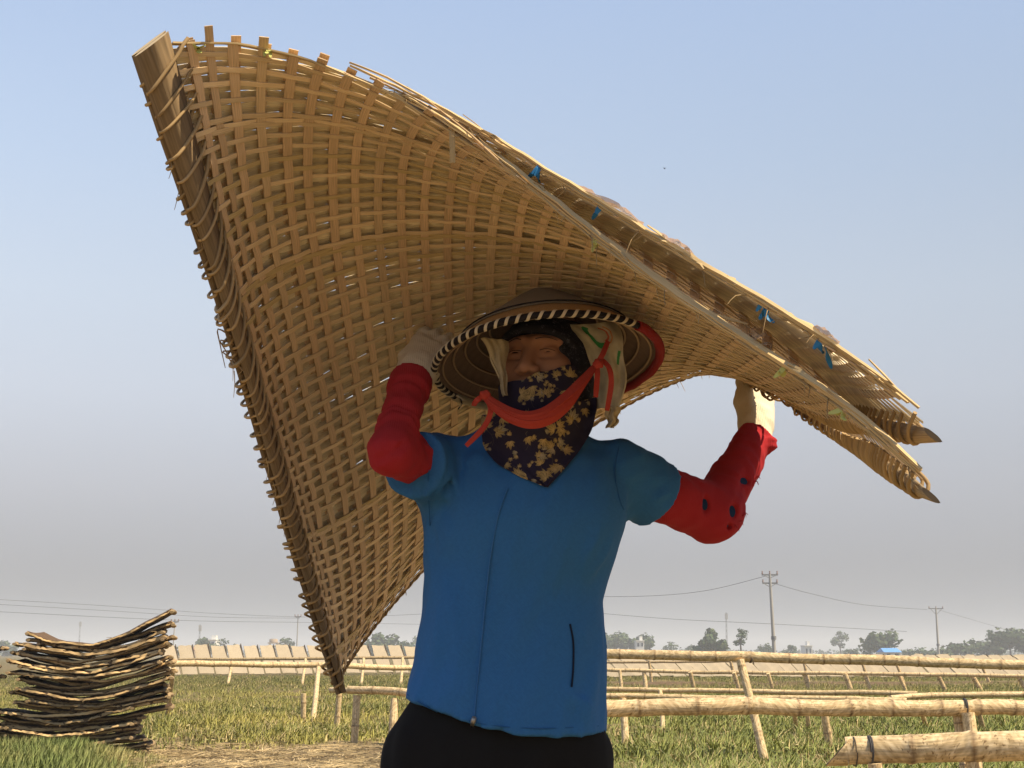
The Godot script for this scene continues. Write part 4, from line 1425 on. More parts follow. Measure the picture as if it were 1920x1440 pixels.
	for k in 40:      # chips and frayed ends along the pale front edge
		var p := at_mat(r.randf_range(0.26, 0.97), -0.003 + r.randf_range(-0.006, 0.008))
		var d: Vector3 = (p[2] * r.randf_range(0.5, 1.0) * (1.0 if r.randf() < 0.7 else -1.0) - p[3] * r.randf_range(-0.25, 0.4)).normalized()
		var l := r.randf_range(0.012, 0.05)
		var a: Vector3 = p[0] + p[1] * r.randf_range(0.003, 0.010)
		var nn: Vector3 = (p[1] * 0.8 - p[3] * r.randf_range(0.0, 0.8)).normalized()
		fb.col = Color(0.68, 0.53, 0.30) * r.randf_range(0.75, 1.1)
		fb.strip(PackedVector3Array([a, a + d * l * 0.5 + p[1] * 0.002, a + d * l + p[1] * r.randf_range(-0.004, 0.006)]), PackedVector3Array([nn, nn, nn]), r.randf_range(0.0012, 0.0042), 0.0007, 1.0, 0.6)
	var fo := part("loose_fibre", fb.mesh(), M["weft"], o, base)
	fo.set_meta("kind", "stuff")
	if not upper:
		# split slat hanging from the front edge, and a long sliver sticking out over it
		var p := at_mat(0.355, 0.006)
		var b := Buf.new()
		b.col = Color(0.5, 0.38, 0.2)
		b.strip(PackedVector3Array([p[0] + Vector3(0, 0.012, 0.01), p[0] + Vector3(0.0, -0.01, 0.016), p[0] + Vector3(0.001, -0.05, 0.012)]), PackedVector3Array([Vector3.BACK, Vector3.BACK, Vector3.BACK]), 0.0042, 0.0008)
		part("hanging_slat", b.mesh(), M["weft"], o, base)
		var b3 := Buf.new()
		b3.col = Color(0.64, 0.47, 0.28)
		var e0 := at_mat(0.44, -0.004)
		var e1 := at_mat(0.30, -0.020)
		b3.tube(PackedVector3Array([e0[0], e0[0].lerp(e1[0], 0.5) + e0[1] * 0.01, e1[0] + e1[1] * 0.014]), PackedFloat32Array([0.0022, 0.0018, 0.0008]), 5)
		part("loose_sliver", b3.mesh(), M["weft"], o, base)
		# strands blown out from the left bar
		for k in 3:
			var c := at_mat(-0.022, 0.335 + 0.012 * k)
			var b4 := Buf.new()
			b4.col = Color(0.35, 0.24, 0.14)
			var a: Vector3 = c[0]
			b4.tube(bez([a, a + Vector3(-0.022, 0.012 - 0.006 * k, 0.0), a + Vector3(-0.018 + 0.006 * k, -0.012, 0.0), a + Vector3(-0.008 + 0.010 * k, -0.052 + 0.01 * k, 0.0)], 12), radii(12, 0.0016, 0.0006), 5)
			part("loose_strand", b4.mesh(), M["weft"], o, base)
	lift = 0.0

# ------------------------------------------------------------------ the woman
const AX := 2.76               # how far ahead of the lens her spine stands
var J := {}

func torso_sdf(p: Vector3, grow: float) -> float:
	var hs := [0.66, 0.76, 0.82, 0.89, 0.984, 1.078, 1.13, 1.18, 1.225, 1.262, 1.30]
	var ls := [-0.185, -0.188, -0.186, -0.166, -0.152, -0.152, -0.155, -0.154, -0.136, -0.100, -0.052]
	var rs := [0.160, 0.160, 0.159, 0.157, 0.155, 0.182, 0.200, 0.203, 0.186, 0.150, 0.106]
	var ds := [0.125, 0.125, 0.122, 0.116, 0.114, 0.120, 0.122, 0.115, 0.098, 0.076, 0.058]
	var k := 0
	while k < 9 and p.y > hs[k + 1]: k += 1
	var t := clampf((p.y - hs[k]) / (hs[k + 1] - hs[k]), 0.0, 1.0)
	t = t * t * (3.0 - 2.0 * t) * 0.4 + t * 0.6
	var l := lerpf(ls[k], ls[k + 1], t)
	var r := lerpf(rs[k], rs[k + 1], t)
	var d := lerpf(ds[k], ds[k + 1], t)
	var cx := (l + r) * 0.5
	var w := (r - l) * 0.5 + grow
	d += grow
	var qx := (p.x - cx) / w
	var qz := (p.z + AX) / d
	# rounder than a box, squarer than an ellipse
	var m := pow(pow(absf(qx), 2.4) + pow(absf(qz), 2.4), 1.0 / 2.4)
	var e := (m - 1.0) * minf(w, d)
	return maxf(e, p.y - 1.31)

func jacket_sdf(p: Vector3) -> float:
	var d := torso_sdf(p, 0.004)
	var chest := egg(p, Vector3(0.045, 1.13, -AX + 0.055), Vector3(0.135, 0.10, 0.085))
	d = smin(d, chest, 0.05)
	var sl: float = maxf(cone(p, J.shl + Vector3(0, -0.004, 0), J.hml + Vector3(0.006, -0.012, 0), 0.062, 0.058), (p - J.hml).dot((J.hml - J.shl).normalized()))
	var sr: float = maxf(cone(p, J.shr, J.hmr, 0.056, 0.066), (p - J.hmr).dot((J.hmr - J.shr).normalized()))
	d = smin(d, smin(sl, sr, 0.01), 0.034)
	var col := maxf(cone(p, J.neck0, J.neck1, 0.066, 0.060), p.y - 1.318)
	d = smin(d, col, 0.05)
	# slanting hem, lowest at her left hip
	var hem := 0.757 + 0.062 * pow(clampf((0.06 - p.x) / 0.25, 0.0, 1.0), 1.6)
	d = maxf(d, hem - p.y)
	# folds: long drapes from the shoulders, pulls at the armpits, creases in the sleeves
	var low := clampf((1.22 - p.y) / 0.25, 0.0, 1.0)
	d += 0.0085 * low * noise_a.get_noise_3d(p.x * 6.5 + p.y * 1.0, p.y * 1.2, p.z * 5.0)
	d += 0.0042 * noise_b.get_noise_3d(p.x * 17.0 - p.y * 5.0, p.y * 4.0, p.z * 11.0)
	for c in J.creases:
		var a: Vector3 = c[0]
		var b: Vector3 = c[1]
		var ab := b - a
		var t := clampf((p - a).dot(ab) / ab.length_squared(), 0.0, 1.0)
		var q := (p - a - ab * t).length()
		var wd: float = c[2]
		d += 2.3 * c[3] * (exp(-q * q / (wd * wd * 0.5)) - 0.5 * exp(-pow(q - wd * 1.4, 2.0) / (wd * wd * 0.5))) * sin(PI * clampf(t * 0.9 + 0.1, 0.0, 1.0))
	return d

func trousers_sdf(p: Vector3) -> float:
	var z := -AX
	var d := egg(p, Vector3(-0.028, 0.695, z), Vector3(0.190, 0.145, 0.116))
	d = smin(d, maxf(torso_sdf(p, -0.020), 0.72 - p.y), 0.02)
	d = smin(d, cone(p, Vector3(-0.130, 0.72, z), Vector3(-0.150, 0.42, z - 0.01), 0.090, 0.076), 0.04)
	d = smin(d, cone(p, Vector3(0.085, 0.72, z), Vector3(0.095, 0.42, z - 0.01), 0.084, 0.076), 0.04)
	d = smin(d, cone(p, Vector3(-0.150, 0.42, z - 0.01), Vector3(-0.150, 0.07, z), 0.078, 0.062), 0.04)
	d = smin(d, cone(p, Vector3(0.095, 0.42, z - 0.01), Vector3(0.100, 0.07, z), 0.078, 0.062), 0.04)
	d += 0.006 * noise_b.get_noise_3d(p.x * 9.0, p.y * 7.0, p.z * 9.0) + 0.004 * noise_a.get_noise_3d(p.x * 16.0, p.y * 9.0, p.z * 16.0)
	return maxf(maxf(d, 0.065 - p.y), p.y - 0.90)

# head in its own axes: x to her left, y up, z out of the face
func head_local(p: Vector3) -> float:
	var d := egg(p, Vector3(0, 0.022, -0.012), Vector3(0.073, 0.088, 0.090))
	d = smin(d, egg(p, Vector3(0, -0.040, 0.022), Vector3(0.058, 0.068, 0.062)), 0.03)
	d = smin(d, egg(p, Vector3(0, -0.082, 0.052), Vector3(0.028, 0.020, 0.024)), 0.025)
	for s in [-1.0, 1.0]:
		d = smin(d, egg(p, Vector3(s * 0.041, -0.014, 0.058), Vector3(0.026, 0.021, 0.022)), 0.018)      # cheek
		d = smin(d, cone(p, Vector3(s * 0.013, 0.031, 0.084), Vector3(s * 0.046, 0.031, 0.064), 0.009, 0.008), 0.014)
		d = smax(d, -egg(p, Vector3(s * 0.031, 0.012, 0.094), Vector3(0.019, 0.010, 0.015)), 0.012)
		d = smin(d, egg(p, Vector3(s * 0.031, 0.012, 0.0685), Vector3(0.0165, 0.0115, 0.0125)), 0.004)     # lid over the eye
		d = smax(d, -egg(p, Vector3(s * 0.0315, 0.0105, 0.083), Vector3(0.0145, 0.0015, 0.010)), 0.0015)    # narrow slit
		d = smax(d, -egg(p, Vector3(s * 0.031, -0.001, 0.079), Vector3(0.016, 0.0016, 0.005)), 0.004)      # bag under the eye
		d = smin(d, egg(p, Vector3(s * 0.074, 0.0, -0.012), Vector3(0.010, 0.030, 0.018)), 0.008)         # ear
		d = smax(d, -cone(p, Vector3(s * 0.020, -0.022, 0.092), Vector3(s * 0.036, -0.048, 0.078), 0.0022, 0.002), 0.006)  # fold beside the nose
	d = smin(d, cone(p, Vector3(0, 0.020, 0.079), Vector3(0, -0.022, 0.099), 0.0085, 0.0125), 0.014)
	for s in [-1.0, 1.0]:
		d = smin(d, egg(p, Vector3(s * 0.0145, -0.026, 0.091), Vector3(0.0095, 0.0085, 0.0105)), 0.007)
		d = smax(d, -egg(p, Vector3(s * 0.0075, -0.0345, 0.096), Vector3(0.0048, 0.0045, 0.0065)), 0.003)
	d = smin(d, cone(p, Vector3(-0.020, -0.058, 0.078), Vector3(0.020, -0.058, 0.078), 0.006, 0.006), 0.008)
	d = smin(d, cone(p, Vector3(-0.017, -0.068, 0.077), Vector3(0.017, -0.068, 0.077), 0.0065, 0.0065), 0.006)
	d = smax(d, -cone(p, Vector3(-0.02, -0.063, 0.087), Vector3(0.02, -0.063, 0.087), 0.0018, 0.0018), 0.003)
	# brow furrows
	d += 0.0007 * sin(p.y * 620.0 + 1.2 * sin(p.x * 50.0)) * smoothstep(0.036, 0.05, p.y) * smoothstep(0.03, 0.06, p.z)
	return d

func head_sdf(p: Vector3) -> float:
	return head_local(J.hb.inverse() * (p - J.head))

func body_sdf(p: Vector3) -> float:
	var d := torso_sdf(p, -0.032)
	d = smin(d, maxf(cone(p, J.neck0, J.neck1, 0.050, 0.046), p.y - 1.36), 0.03)
	for s in ["l", "r"]:
		d = smin(d, cone(p, J["sh" + s], J["el" + s], 0.042, 0.030), 0.02)
		d = smin(d, cone(p, J["el" + s], J["wr" + s], 0.029, 0.022), 0.01)
		d = smin(d, cone(p, J["wr" + s], J["pa" + s], 0.020, 0.022), 0.01)
	var z := -AX
	for q in [[-0.130, -0.150], [0.085, 0.095]]:
		d = smin(d, cone(p, Vector3(q[0], 0.69, z), Vector3(q[1], 0.42, z - 0.01), 0.064, 0.050), 0.05)
		d = smin(d, cone(p, Vector3(q[1], 0.42, z - 0.01), Vector3(q[1], 0.08, z), 0.050, 0.036), 0.03)
		d = smin(d, cone(p, Vector3(q[1], 0.05, z), Vector3(q[1] * 1.1, 0.035, z + 0.13), 0.036, 0.028), 0.02)
	return d

func sleeve_sdf(p: Vector3, s: String) -> float:
	var a: Vector3 = J["el" + s]
	var h: Vector3 = J["hm" + s]
	var w: Vector3 = J["wr" + s]
	var inn: Vector3 = h.lerp(J["sh" + s], 0.25)
	var d := smin(cone(p, inn, a, 0.055 if s == "r" else 0.043, 0.051 if s == "r" else 0.039), cone(p, a, w, 0.050 if s == "r" else 0.037, 0.036 if s == "r" else 0.033), 0.03 if s == "r" else 0.014)
	var fd := (w - a).normalized()
	d = maxf(d, (p - w).dot(fd) - (0.012 if s == "l" else 0.002))
	# gathered knit: ridges round the forearm, finer fuzz
	var along := (p - a).dot(fd)
	d += 0.0020 * sin(along * 210.0 + 5.0 * noise_b.get_noise_3d(p.x * 14.0, p.y * 14.0, p.z * 14.0)) * smoothstep(0.02, 0.07, along) * (1.0 if s == "l" else 0.5)
	d += 0.0050 * noise_b.get_noise_3d(p.x * 17.0, p.y * 17.0, p.z * 17.0)
	d += 0.0010 * noise_a.get_noise_3d(p.x * 70.0, p.y * 70.0, p.z * 70.0)
	for c in J["folds" + s]:
		var ab: Vector3 = c[1] - c[0]
		var t: float = clampf((p - c[0]).dot(ab) / ab.length_squared(), 0.0, 1.0)
		var q: float = (p - c[0] - ab * t).length()
		d += c[3] * exp(-q * q / (c[2] * c[2]))
	if s == "l":       # turned-back cuff
		var cuff := maxf(cone(p, w - fd * 0.034, w + fd * 0.006, 0.0395, 0.0385), absf((p - w).dot(fd) + 0.012) - 0.020)
		d = smin(d, cuff, 0.006)
	else:              # bunched roll at the cuff's right
		d = smin(d, egg(p, w + Vector3(0.022, -0.014, 0.022), Vector3(0.017, 0.019, 0.017)) + 0.002 * sin(p.y * 420.0), 0.006)
		for hcut in J.holes:
			d = smax(d, -((p - hcut[0]) / hcut[1]).length() * hcut[2] + hcut[2], 0.003)
	return d

func glove_sdf(p: Vector3, s: String) -> float:
	var w: Vector3 = J["wr" + s]
	var pa: Vector3 = J["pa" + s]
	var fd := (pa - w).normalized()
	var across: Vector3 = J["ac" + s]
	var d := cone(p, w - fd * 0.012, w + fd * 0.05, 0.033, 0.030)
	d += 0.0012 * sin(atan2((p - w).dot(across), (p - w).dot(fd.cross(across))) * 22.0) * smoothstep(0.075, 0.03, (p - w).dot(fd))
	for k in 4:
		var kn: Vector3 = pa + across * (k - 1.5) * 0.021
		d = smin(d, cone(p, w + fd * 0.035 + across * (k - 1.5) * 0.010, kn, 0.021, 0.0155), 0.018)
	for f in J["fing" + s]:
		d = smin(d, smin(cone(p, f[0], f[1], 0.0135, 0.0115), cone(p, f[1], f[2], 0.0115, 0.0095), 0.006), 0.007)
	d += 0.0016 * noise_b.get_noise_3d(p.x * 38.0, p.y * 38.0, p.z * 38.0)
	return d

func front_z(f: Callable, x: float, y: float, z0 := -2.35) -> float:
	var p := Vector3(x, y, z0)
	for k in 60:
		var d: float = f.call(p)
		if d < 0.0006: break
		p.z -= maxf(d * 0.7, 0.0004)
		if p.z < -3.2: break
	return p.z

# point of a surface seen along the view through (px, py)
func hit(f: Callable, px: float, py: float, near := 2.2) -> Vector3:
	var a := spot(px, py, near)
	var dir := (a - Vector3(0, EYE, 0)).normalized()
	for k in 90:
		var d: float = f.call(a)
		if d < 0.0005: break
		a += dir * maxf(d * 0.7, 0.0004)
		if a.z < -3.3: return spot(px, py, 2.70)       # the view passes beside the surface
	return a

func seam(o: Node3D, base: Vector3, called: String, pts: Array, f: Callable, w: float, m: String, out := 0.0006) -> void:
	var hits := []
	for q in pts: hits.append(hit(f, q[0], q[1]))
	var pp := bez(hits, 30)
	for i in 30: pp[i] = pp[i] + (Vector3(0, EYE, 0) - pp[i]).normalized() * out
	var b := Buf.new()
	b.tube(pp, radii(30, w, w), 6)
	part(called, b.mesh(), M[m], o, base)

func build_person() -> void:
	var base := Vector3(0.0, 0.0, -AX)
	var o := thing("person", base, "woman in a conical hat and blue jacket carrying two bent woven mats over her head", "person")
	# joints
	J.shl = spot(830, 874, 2.77); J.shr = spot(1158, 878, 2.77)
	J.ell = spot(733, 848, 2.555); J.elr = spot(1336, 962, 2.92)
	J.wrl = spot(770, 716, 2.70); J.wrr = spot(1417, 822, 3.05)
	J.pal = spot(808, 655, 2.80); J.par = spot(1418, 716, 3.13)
	J.hml = J.shl.lerp(J.ell, 0.62); J.hmr = spot(1224, 926, 2.83)
	J.neck0 = spot(1000, 850, 2.78); J.neck1 = spot(1014, 770, 2.78)
	J.head = spot(1026, 689, 2.745)
	var face := Vector3(-0.40, 0.06, 0.915).normalized()
	var up := (Vector3.UP + Vector3(0.03, 0, 0) - face * face.dot(Vector3.UP)).normalized()
	J.hb = Basis(up.cross(face).normalized(), up, face)
	J.creases = [
		[spot(1190, 990, 2.66), spot(1260, 935, 2.78), 0.010, 0.006],
		[spot(1180, 950, 2.64), spot(1250, 905, 2.78), 0.012, 0.004],
		[spot(1175, 880, 2.68), spot(1235, 860, 2.74), 0.014, 0.004],
		[spot(1155, 1000, 2.64), spot(1100, 1100, 2.64), 0.016, 0.005],
		[spot(1080, 1130, 2.62), spot(1125, 1210, 2.66), 0.012, 0.006],
		[spot(1060, 1090, 2.62), spot(1085, 1200, 2.62), 0.014, 0.005],
		[spot(1075, 1290, 2.62), spot(1125, 1350, 2.66), 0.012, 0.005],
		[spot(828, 850, 2.66), spot(846, 960, 2.64), 0.010, 0.006],
		[spot(885, 830, 2.66), spot(896, 900, 2.64), 0.010, 0.005],
		[spot(780, 880, 2.60), spot(790, 940, 2.64), 0.010, 0.005],
		[spot(800, 960, 2.66), spot(830, 1060, 2.64), 0.016, 0.004],
		[spot(812, 1100, 2.64), spot(830, 1260, 2.64), 0.020, 0.005],
		[spot(870, 1180, 2.62), spot(850, 1330, 2.62), 0.016, 0.003],
		[spot(990, 1000, 2.6), spot(1010, 1180, 2.6), 0.030, 0.004],
	]
	J.foldsl = [[spot(712, 860, 2.52), spot(790, 815, 2.52), 0.006, 0.006], [spot(735, 780, 2.55), spot(800, 790, 2.58), 0.006, 0.005], [spot(735, 752, 2.57), spot(800, 760, 2.60), 0.006, 0.005], [spot(710, 890, 2.5), spot(770, 842, 2.5), 0.006, 0.004]]
	J.foldsr = [[spot(1312, 900, 2.80), spot(1300, 985, 2.80), 0.008, 0.009], [spot(1290, 905, 2.79), spot(1285, 975, 2.79), 0.006, 0.005], [spot(1245, 940, 2.78), spot(1240, 1000, 2.79), 0.006, 0.004], [spot(1372, 955, 2.87), spot(1395, 900, 2.93), 0.007, 0.004], [spot(1405, 850, 2.99), spot(1388, 905, 2.93), 0.006, 0.004]]
	J.holes = []
	var cut := []
	for q in [[1326, 946, 0.010, 0.021, 0.5], [1378, 958, 0.011, 0.016, -0.3], [1399, 902, 0.013, 0.007, 0.2], [1368, 987, 0.006, 0.007, 0.0]]:
		var hp := hit(func(p): return sleeve_sdf(p, "r"), q[0], q[1])
		cut.append([hp, Vector3(q[2], q[3], 0.016), minf(q[2], q[3])])
	# fingers
	J.acl = Vector3(0.80, -0.45, 0.40).normalized()
	J.acr = Vector3(0.90, 0.10, -0.42).normalized()
	J.fingl = []
	var fdl: Vector3 = (J.pal - J.wrl).normalized()
	for k in 4:
		var kn: Vector3 = J.pal + J.acl * (k - 1.5) * 0.021
		var l: float = [0.036, 0.042, 0.040, 0.030][k]
		var dirn: Vector3 = (fdl + Vector3(0.12, 0.15, -0.1) + J.acl * (k - 1.5) * 0.10).normalized()
		J.fingl.append([kn, kn + dirn * l, kn + dirn * l + (dirn + Vector3(0.10, -0.10, -0.30)).normalized() * l * 0.8])
	var tl: Vector3 = J.wrl + fdl * 0.040 - J.acl * 0.026
	J.fingl.append([tl, tl + (-J.acl * 0.5 + fdl).normalized() * 0.034, tl + (-J.acl * 0.35 + fdl * 1.2).normalized() * 0.060])
	J.fingr = []
	var fdr: Vector3 = (J.par - J.wrr).normalized()
	for k in 4:
		var kn: Vector3 = J.par + J.acr * (k - 1.5) * 0.021
		var l: float = [0.036, 0.042, 0.040, 0.030][k]
		var d1: Vector3 = (fdr + Vector3(-0.1, 0.35, 0.25)).normalized()
		J.fingr.append([kn, kn + d1 * l, kn + d1 * l + Vector3(-0.2, 0.1, 1.0).normalized() * l * 0.85])
	var tr: Vector3 = J.wrr + fdr * 0.062 - J.acr * 0.026
	J.fingr.append([tr, tr + (-J.acr * 0.45 + fdr).normalized() * 0.032, tr + (-J.acr * 0.3 + fdr * 1.2).normalized() * 0.058])

	# body under the clothes: one skin, finer at the head
	var b := Buf.new()
	nets(body_sdf, Vector3(-0.32, 0.0, -3.25), Vector3(0.60, 1.36, -2.42), 0.014, b)
	nets(func(p): return minf(head_sdf(p), maxf(cone(p, J.neck0, J.neck1, 0.052, 0.050), 1.30 - p.y)), J.head + Vector3(-0.12, -0.15, -0.13), J.head + Vector3(0.12, 0.13, 0.13), 0.0032, b)
	part("body", b.mesh(), M["skin"], o, base)
	for s in [-1.0, 1.0]:
		var e := Buf.new()
		nets(func(p): return egg(J.hb.inverse() * (p - J.head), Vector3(s * 0.031, 0.011, 0.066), Vector3(0.0125, 0.0105, 0.0115)), J.head + J.hb * Vector3(s * 0.031, 0.011, 0.066) - Vector3.ONE * 0.02, J.head + J.hb * Vector3(s * 0.031, 0.011, 0.066) + Vector3.ONE * 0.02, 0.0025, e)
		part("eye", e.mesh(), M["eye"], o, base)
		var lp := []
		for k in 7:      # lash line over the narrowed eye
			var f := k / 6.0
			var q0: Vector3 = J.head + J.hb * Vector3(s * lerpf(0.0175, 0.0455, f), 0.0125 + 0.0022 * sin(PI * f) - 0.002 * f, 0.12)
			for m in 60:
				var d0 := head_sdf(q0)
				if d0 < 0.0006: break
				q0 -= J.hb.z * maxf(d0 * 0.7, 0.0004)
			lp.append(q0)
		var lb := Buf.new()
		lb.tube(bez(lp, 12), radii(12, 0.0007, 0.0005), 5)
		part("lash_line", lb.mesh(), M["brow"], o, base)
		var bp := []
		for k in 5:
			var x: float = s * (0.014 + 0.0085 * k)
			var y: float = 0.030 + 0.004 * sin(PI * k / 4.0)
			var q: Vector3 = J.head + J.hb * Vector3(x, y, 0.12)
			for m in 60:
				var d := head_sdf(q)
				if d < 0.0006: break
				q -= J.hb.z * maxf(d * 0.7, 0.0004)
			bp.append(q)
		var eb := Buf.new()
		eb.tube(bez(bp, 10), radii(10, 0.0010, 0.0006), 5)
		part("eyebrow", eb.mesh(), M["brow"], o, base)

	# trousers and shoes
	b = Buf.new()
	nets(trousers_sdf, Vector3(-0.30, 0.04, -2.98), Vector3(0.24, 0.94, -2.54), 0.010, b)
	part("trousers", b.mesh(), M["trousers"], o, base)
	for q in [-0.155, 0.105]:
		b = Buf.new()
		nets(func(p): return maxf(smin(cone(p, Vector3(q, 0.05, -AX - 0.02), Vector3(q * 1.1, 0.035, -AX + 0.15), 0.048, 0.038), cone(p, Vector3(q, 0.05, -AX - 0.01), Vector3(q, 0.10, -AX - 0.01), 0.046, 0.046), 0.03), 0.004 - p.y), Vector3(q - 0.08, -0.01, -AX - 0.10), Vector3(q + 0.08, 0.16, -AX + 0.22), 0.008, b)
		part("shoe", b.mesh(), M["shoe"], o, base)

	# jacket
	b = Buf.new()
	nets(jacket_sdf, Vector3(-0.30, 0.72, -2.98), Vector3(0.38, 1.36, -2.52), 0.0058, b)
	var jk := part("jacket", b.mesh(), M["jacket"], o, base)
	var jz := Vector3.ZERO
	var zip_px := [[952, 916], [936, 960], [922, 1030], [913, 1100], [905, 1180], [896, 1270], [888, 1356]]
	seam(jk, jz, "zip", zip_px, jacket_sdf, 0.0016, "zip", 0.0014)
	seam(jk, jz, "zip_pull", [[889, 1346], [887, 1354], [886, 1361]], jacket_sdf, 0.0045, "metal", 0.003)
	seam(jk, jz, "pocket_slit", [[1069, 1170], [1075, 1205], [1075, 1250], [1072, 1288]], jacket_sdf, 0.0019, "pocket", 0.0005)
	seam(jk, jz, "seam", [[1160, 838], [1154, 870], [1155, 905], [1163, 940], [1170, 956]], jacket_sdf, 0.0011, "seam", 0.0001)
	seam(jk, jz, "seam", [[806, 866], [803, 900], [804, 940], [806, 985]], jacket_sdf, 0.0010, "seam", 0.0001)
	seam(jk, jz, "seam", [[764, 1302], [800, 1325], [845, 1345], [880, 1352]], jacket_sdf, 0.0011, "seam", 0.0001)
	seam(jk, jz, "seam", [[896, 1356], [950, 1363], [1010, 1366], [1070, 1364], [1122, 1361]], jacket_sdf, 0.0011, "seam", 0.0001)

	# knitted arm covers and gloves
	var fl := func(p): return sleeve_sdf(p, "l")
	b = Buf.new()
	nets(fl, J.ell.min(J.wrl).min(J.hml) - Vector3.ONE * 0.085, J.ell.max(J.wrl).max(J.hml) + Vector3.ONE * 0.085, 0.0052, b)
	part("arm_cover", b.mesh(), M["red_knit"], o, base)
	# a navy sleeve shows through the holes of the torn cover
	b = Buf.new()
	var under := func(p): return maxf(smin(cone(p, J.hmr.lerp(J.elr, 0.35), J.elr, 0.044, 0.043), cone(p, J.elr, J.wrr, 0.042, 0.030), 0.03), (p - J.wrr).dot((J.wrr - J.elr).normalized()))
	nets(under, J.elr.min(J.wrr).min(J.hmr) - Vector3.ONE * 0.07, J.elr.max(J.wrr).max(J.hmr) + Vector3.ONE * 0.07, 0.007, b)
	part("inner_sleeve", b.mesh(), M["navy_knit"], o, base)
	J.holes = cut
	var fr := func(p): return sleeve_sdf(p, "r")
	b = Buf.new()
	nets(fr, J.elr.min(J.wrr).min(J.hmr) - Vector3.ONE * 0.085, J.elr.max(J.wrr).max(J.hmr) + Vector3.ONE * 0.085, 0.0045, b)
	var cover := part("arm_cover", b.mesh(), M["red_knit"], o, base)
	cover.set_meta("label", "red arm cover with torn holes and frayed threads")
	var r := RandomNumberGenerator.new()
	r.seed = 8
	var fb := Buf.new()
	for q in [[1425, 905], [1430, 898], [1420, 912], [1418, 903], [1392, 968], [1386, 978], [1396, 960], [1378, 990], [1400, 955], [1388, 815], [1396, 818], [1384, 812], [1412, 910], [1376, 985]]:
		var h := hit(fr, minf(q[0], 1415.0), q[1])
		if absf(h.z + 2.70) < 0.0001: continue
		var d := Vector3(r.randf_range(0.2, 1.0), r.randf_range(-0.8, 0.5), r.randf_range(-0.2, 0.6)).normalized() * r.randf_range(0.006, 0.016)
		fb.tube(bez([h, h + d * 0.6 + Vector3(0, 0.003, 0), h + d + Vector3(0, -0.004, 0)], 6), radii(6, 0.0010, 0.0005), 4, false)
	var ft := part("frayed_thread", fb.mesh(), M["red_knit"], o, base)
	ft.set_meta("kind", "stuff")
	for s in ["l", "r"]:
		b = Buf.new()
		var w: Vector3 = J["wr" + s]
		var p: Vector3 = J["pa" + s]
		nets(func(q): return glove_sdf(q, s), w.min(p) - Vector3.ONE * 0.085, w.max(p) + Vector3.ONE * 0.105, 0.0038, b)
		part("glove", b.mesh(), M["glove"], o, base)

	build_hat(o, base)
	build_scarves(o, base)

